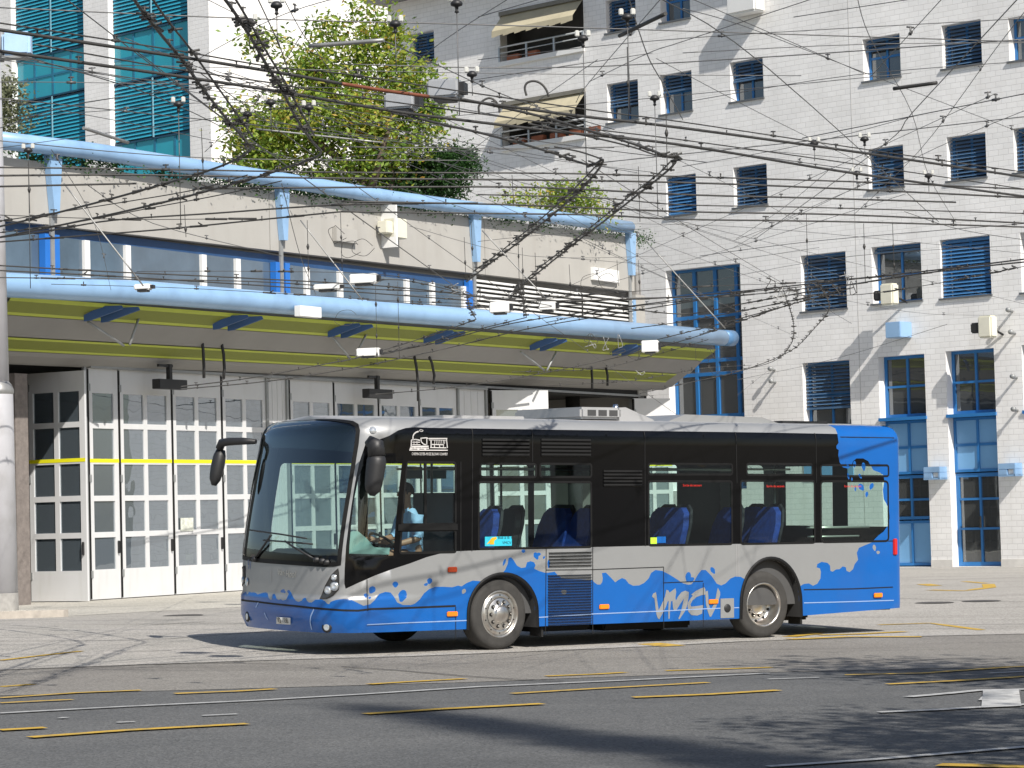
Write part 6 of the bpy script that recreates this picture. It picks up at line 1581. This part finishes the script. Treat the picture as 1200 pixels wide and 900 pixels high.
# ------------------------------------------------------------------ mast and kerb island at the left
c0 = at_z(2, 727, .12); mx, my = c0.x-.01, c0.y
mb = MB(); mb.tube([(0, 0, 0), (0, 0, 3.75), (.0, 0, 3.82)], [.285, .27, .25], 24); mb.tube([(0, 0, 3.8), (-.0, 0, 11)], [.21, .17], 20)
T = Matrix.Translation((mx, my, .12)) @ Matrix.Rotation(-.004, 4, 'Y')
ms = empty('catenary_mast', T, 'thick pale grey steel mast at the left edge standing on a kerbed island', 'mast')
mb.build('shaft', mat('pale grey mast paint', (.50, .50, .52), .45, .1, .06, 2, dirt=((.25, .24, .22), 1.5, .6)), ms)
mb = MB(); mb.lathe([(.27, 3.72), (.285, 3.75), (.285, 3.80), (.25, 3.88), (.205, 3.94)], (0, 0, 0), (0, 0, 1), 24); mb.build('collar', M['galv'], ms)
mb = MB(); mb.lathe([(.288, .0), (.292, .02), (.29, .42), (.286, .45)], (0, 0, 0), (0, 0, 1), 24); mb.build('mast_foot', mat('stained concrete', (.33, .32, .30), .9, 0, .2, 8), ms)
isl = []
for k in range(28):
    a = 2*math.pi*k/28; isl.append((mx-1.05+2.15*math.cos(a)*(1 if math.cos(a) > 0 else 1.6), my+.05+.62*math.sin(a)))
mb = MB(); mb.prism(isl, lambda u, v, d: Vector((u, v, d+gh(u, v))), -.05, .125)
o = mb.build('kerb_island', mat('kerb granite', (.42, .38, .33), .85, 0, .2, 5, bump=.4, bscale=18)); tag(o, kind='structure')
mb = MB(); mb.prism([(mx-1.05+(u-mx+1.05)*.93, my+.05+(v-my-.05)*.80) for u, v in isl], lambda u, v, d: Vector((u, v, d+gh(u, v))), .10, .131)
o = mb.build('island_top', M['apron']); tag(o, kind='structure')
# blue-white sign at the upper left on its own bracket
c = wp(20, 52, 6.6); d = c.y; w = 17*d/FPX; mb = MB(); mb.box(-w, w, -.08, .08, -w*.85, w*.85, bev=.03); mb.box(-w, w*.9, -.06, .10, -w*1.0, -w*.84, 1); mb.tube([(-w*1.1, 0, w), (-w*1.1, 0, -w*1.2)], .03, 6, 1)
o = mb.build('hanging_sign', [mat('light blue sign', (.42, .60, .82), .3), M['steelgrey']]); o.matrix_world = Matrix.Translation(c); tag(o, 'pale blue box sign with a dark lower edge hung at the upper left', 'sign')
# ------------------------------------------------------------------ things beyond the frame that shade and mirror in the scene
street_tree(8.3, 18.6, 9.5, 2.2, 31, 'leafy street tree right of the bus stop road, nearest the building')
street_tree(6.9, 11.3, 9.0, 1.6, 32, 'leafy street tree right beside the camera position', size=.18)
for i, (x, y) in enumerate([(26, 22), (34, 10), (24, -2), (40, 30), (30, -14)]): street_tree(x, y, 11+i % 3, 4, 40+i, 'large street tree on the far side of the road, seen mirrored in glass only', 3500, size=.4)
tip = at_z(412, 831); bx_ = tip.x+SH.x*25.7; by_ = tip.y+SH.y*25.7
T = Matrix.Translation((bx_, by_, 0)); cy = empty('cypress', T, 'tall slender column-shaped tree beside the road, known only by its long shadow', 'tree')
crown('crown', [((0, 0, z), (r, r, .7), w_c, .45) for z, r, w_c in ((16, .50, 1), (17, .48, 1), (18, .44, 1), (19, .40, 1), (20, .34, 1), (21, .27, .8), (22, .19, .5), (23, .11, .3), (23.7, .05, .12))]+[((0, 0, 8+k), (.5, .5, .9), .5, .45) for k in range(8)], 26000, .12, M['leafD'], cy, 60)
mb = MB(); mb.tube([(0, 0, 0), (0, 0, 23)], [.22, .02], 8); mb.build('trunk', M['bark'], cy)
SC.view_settings.exposure = .3
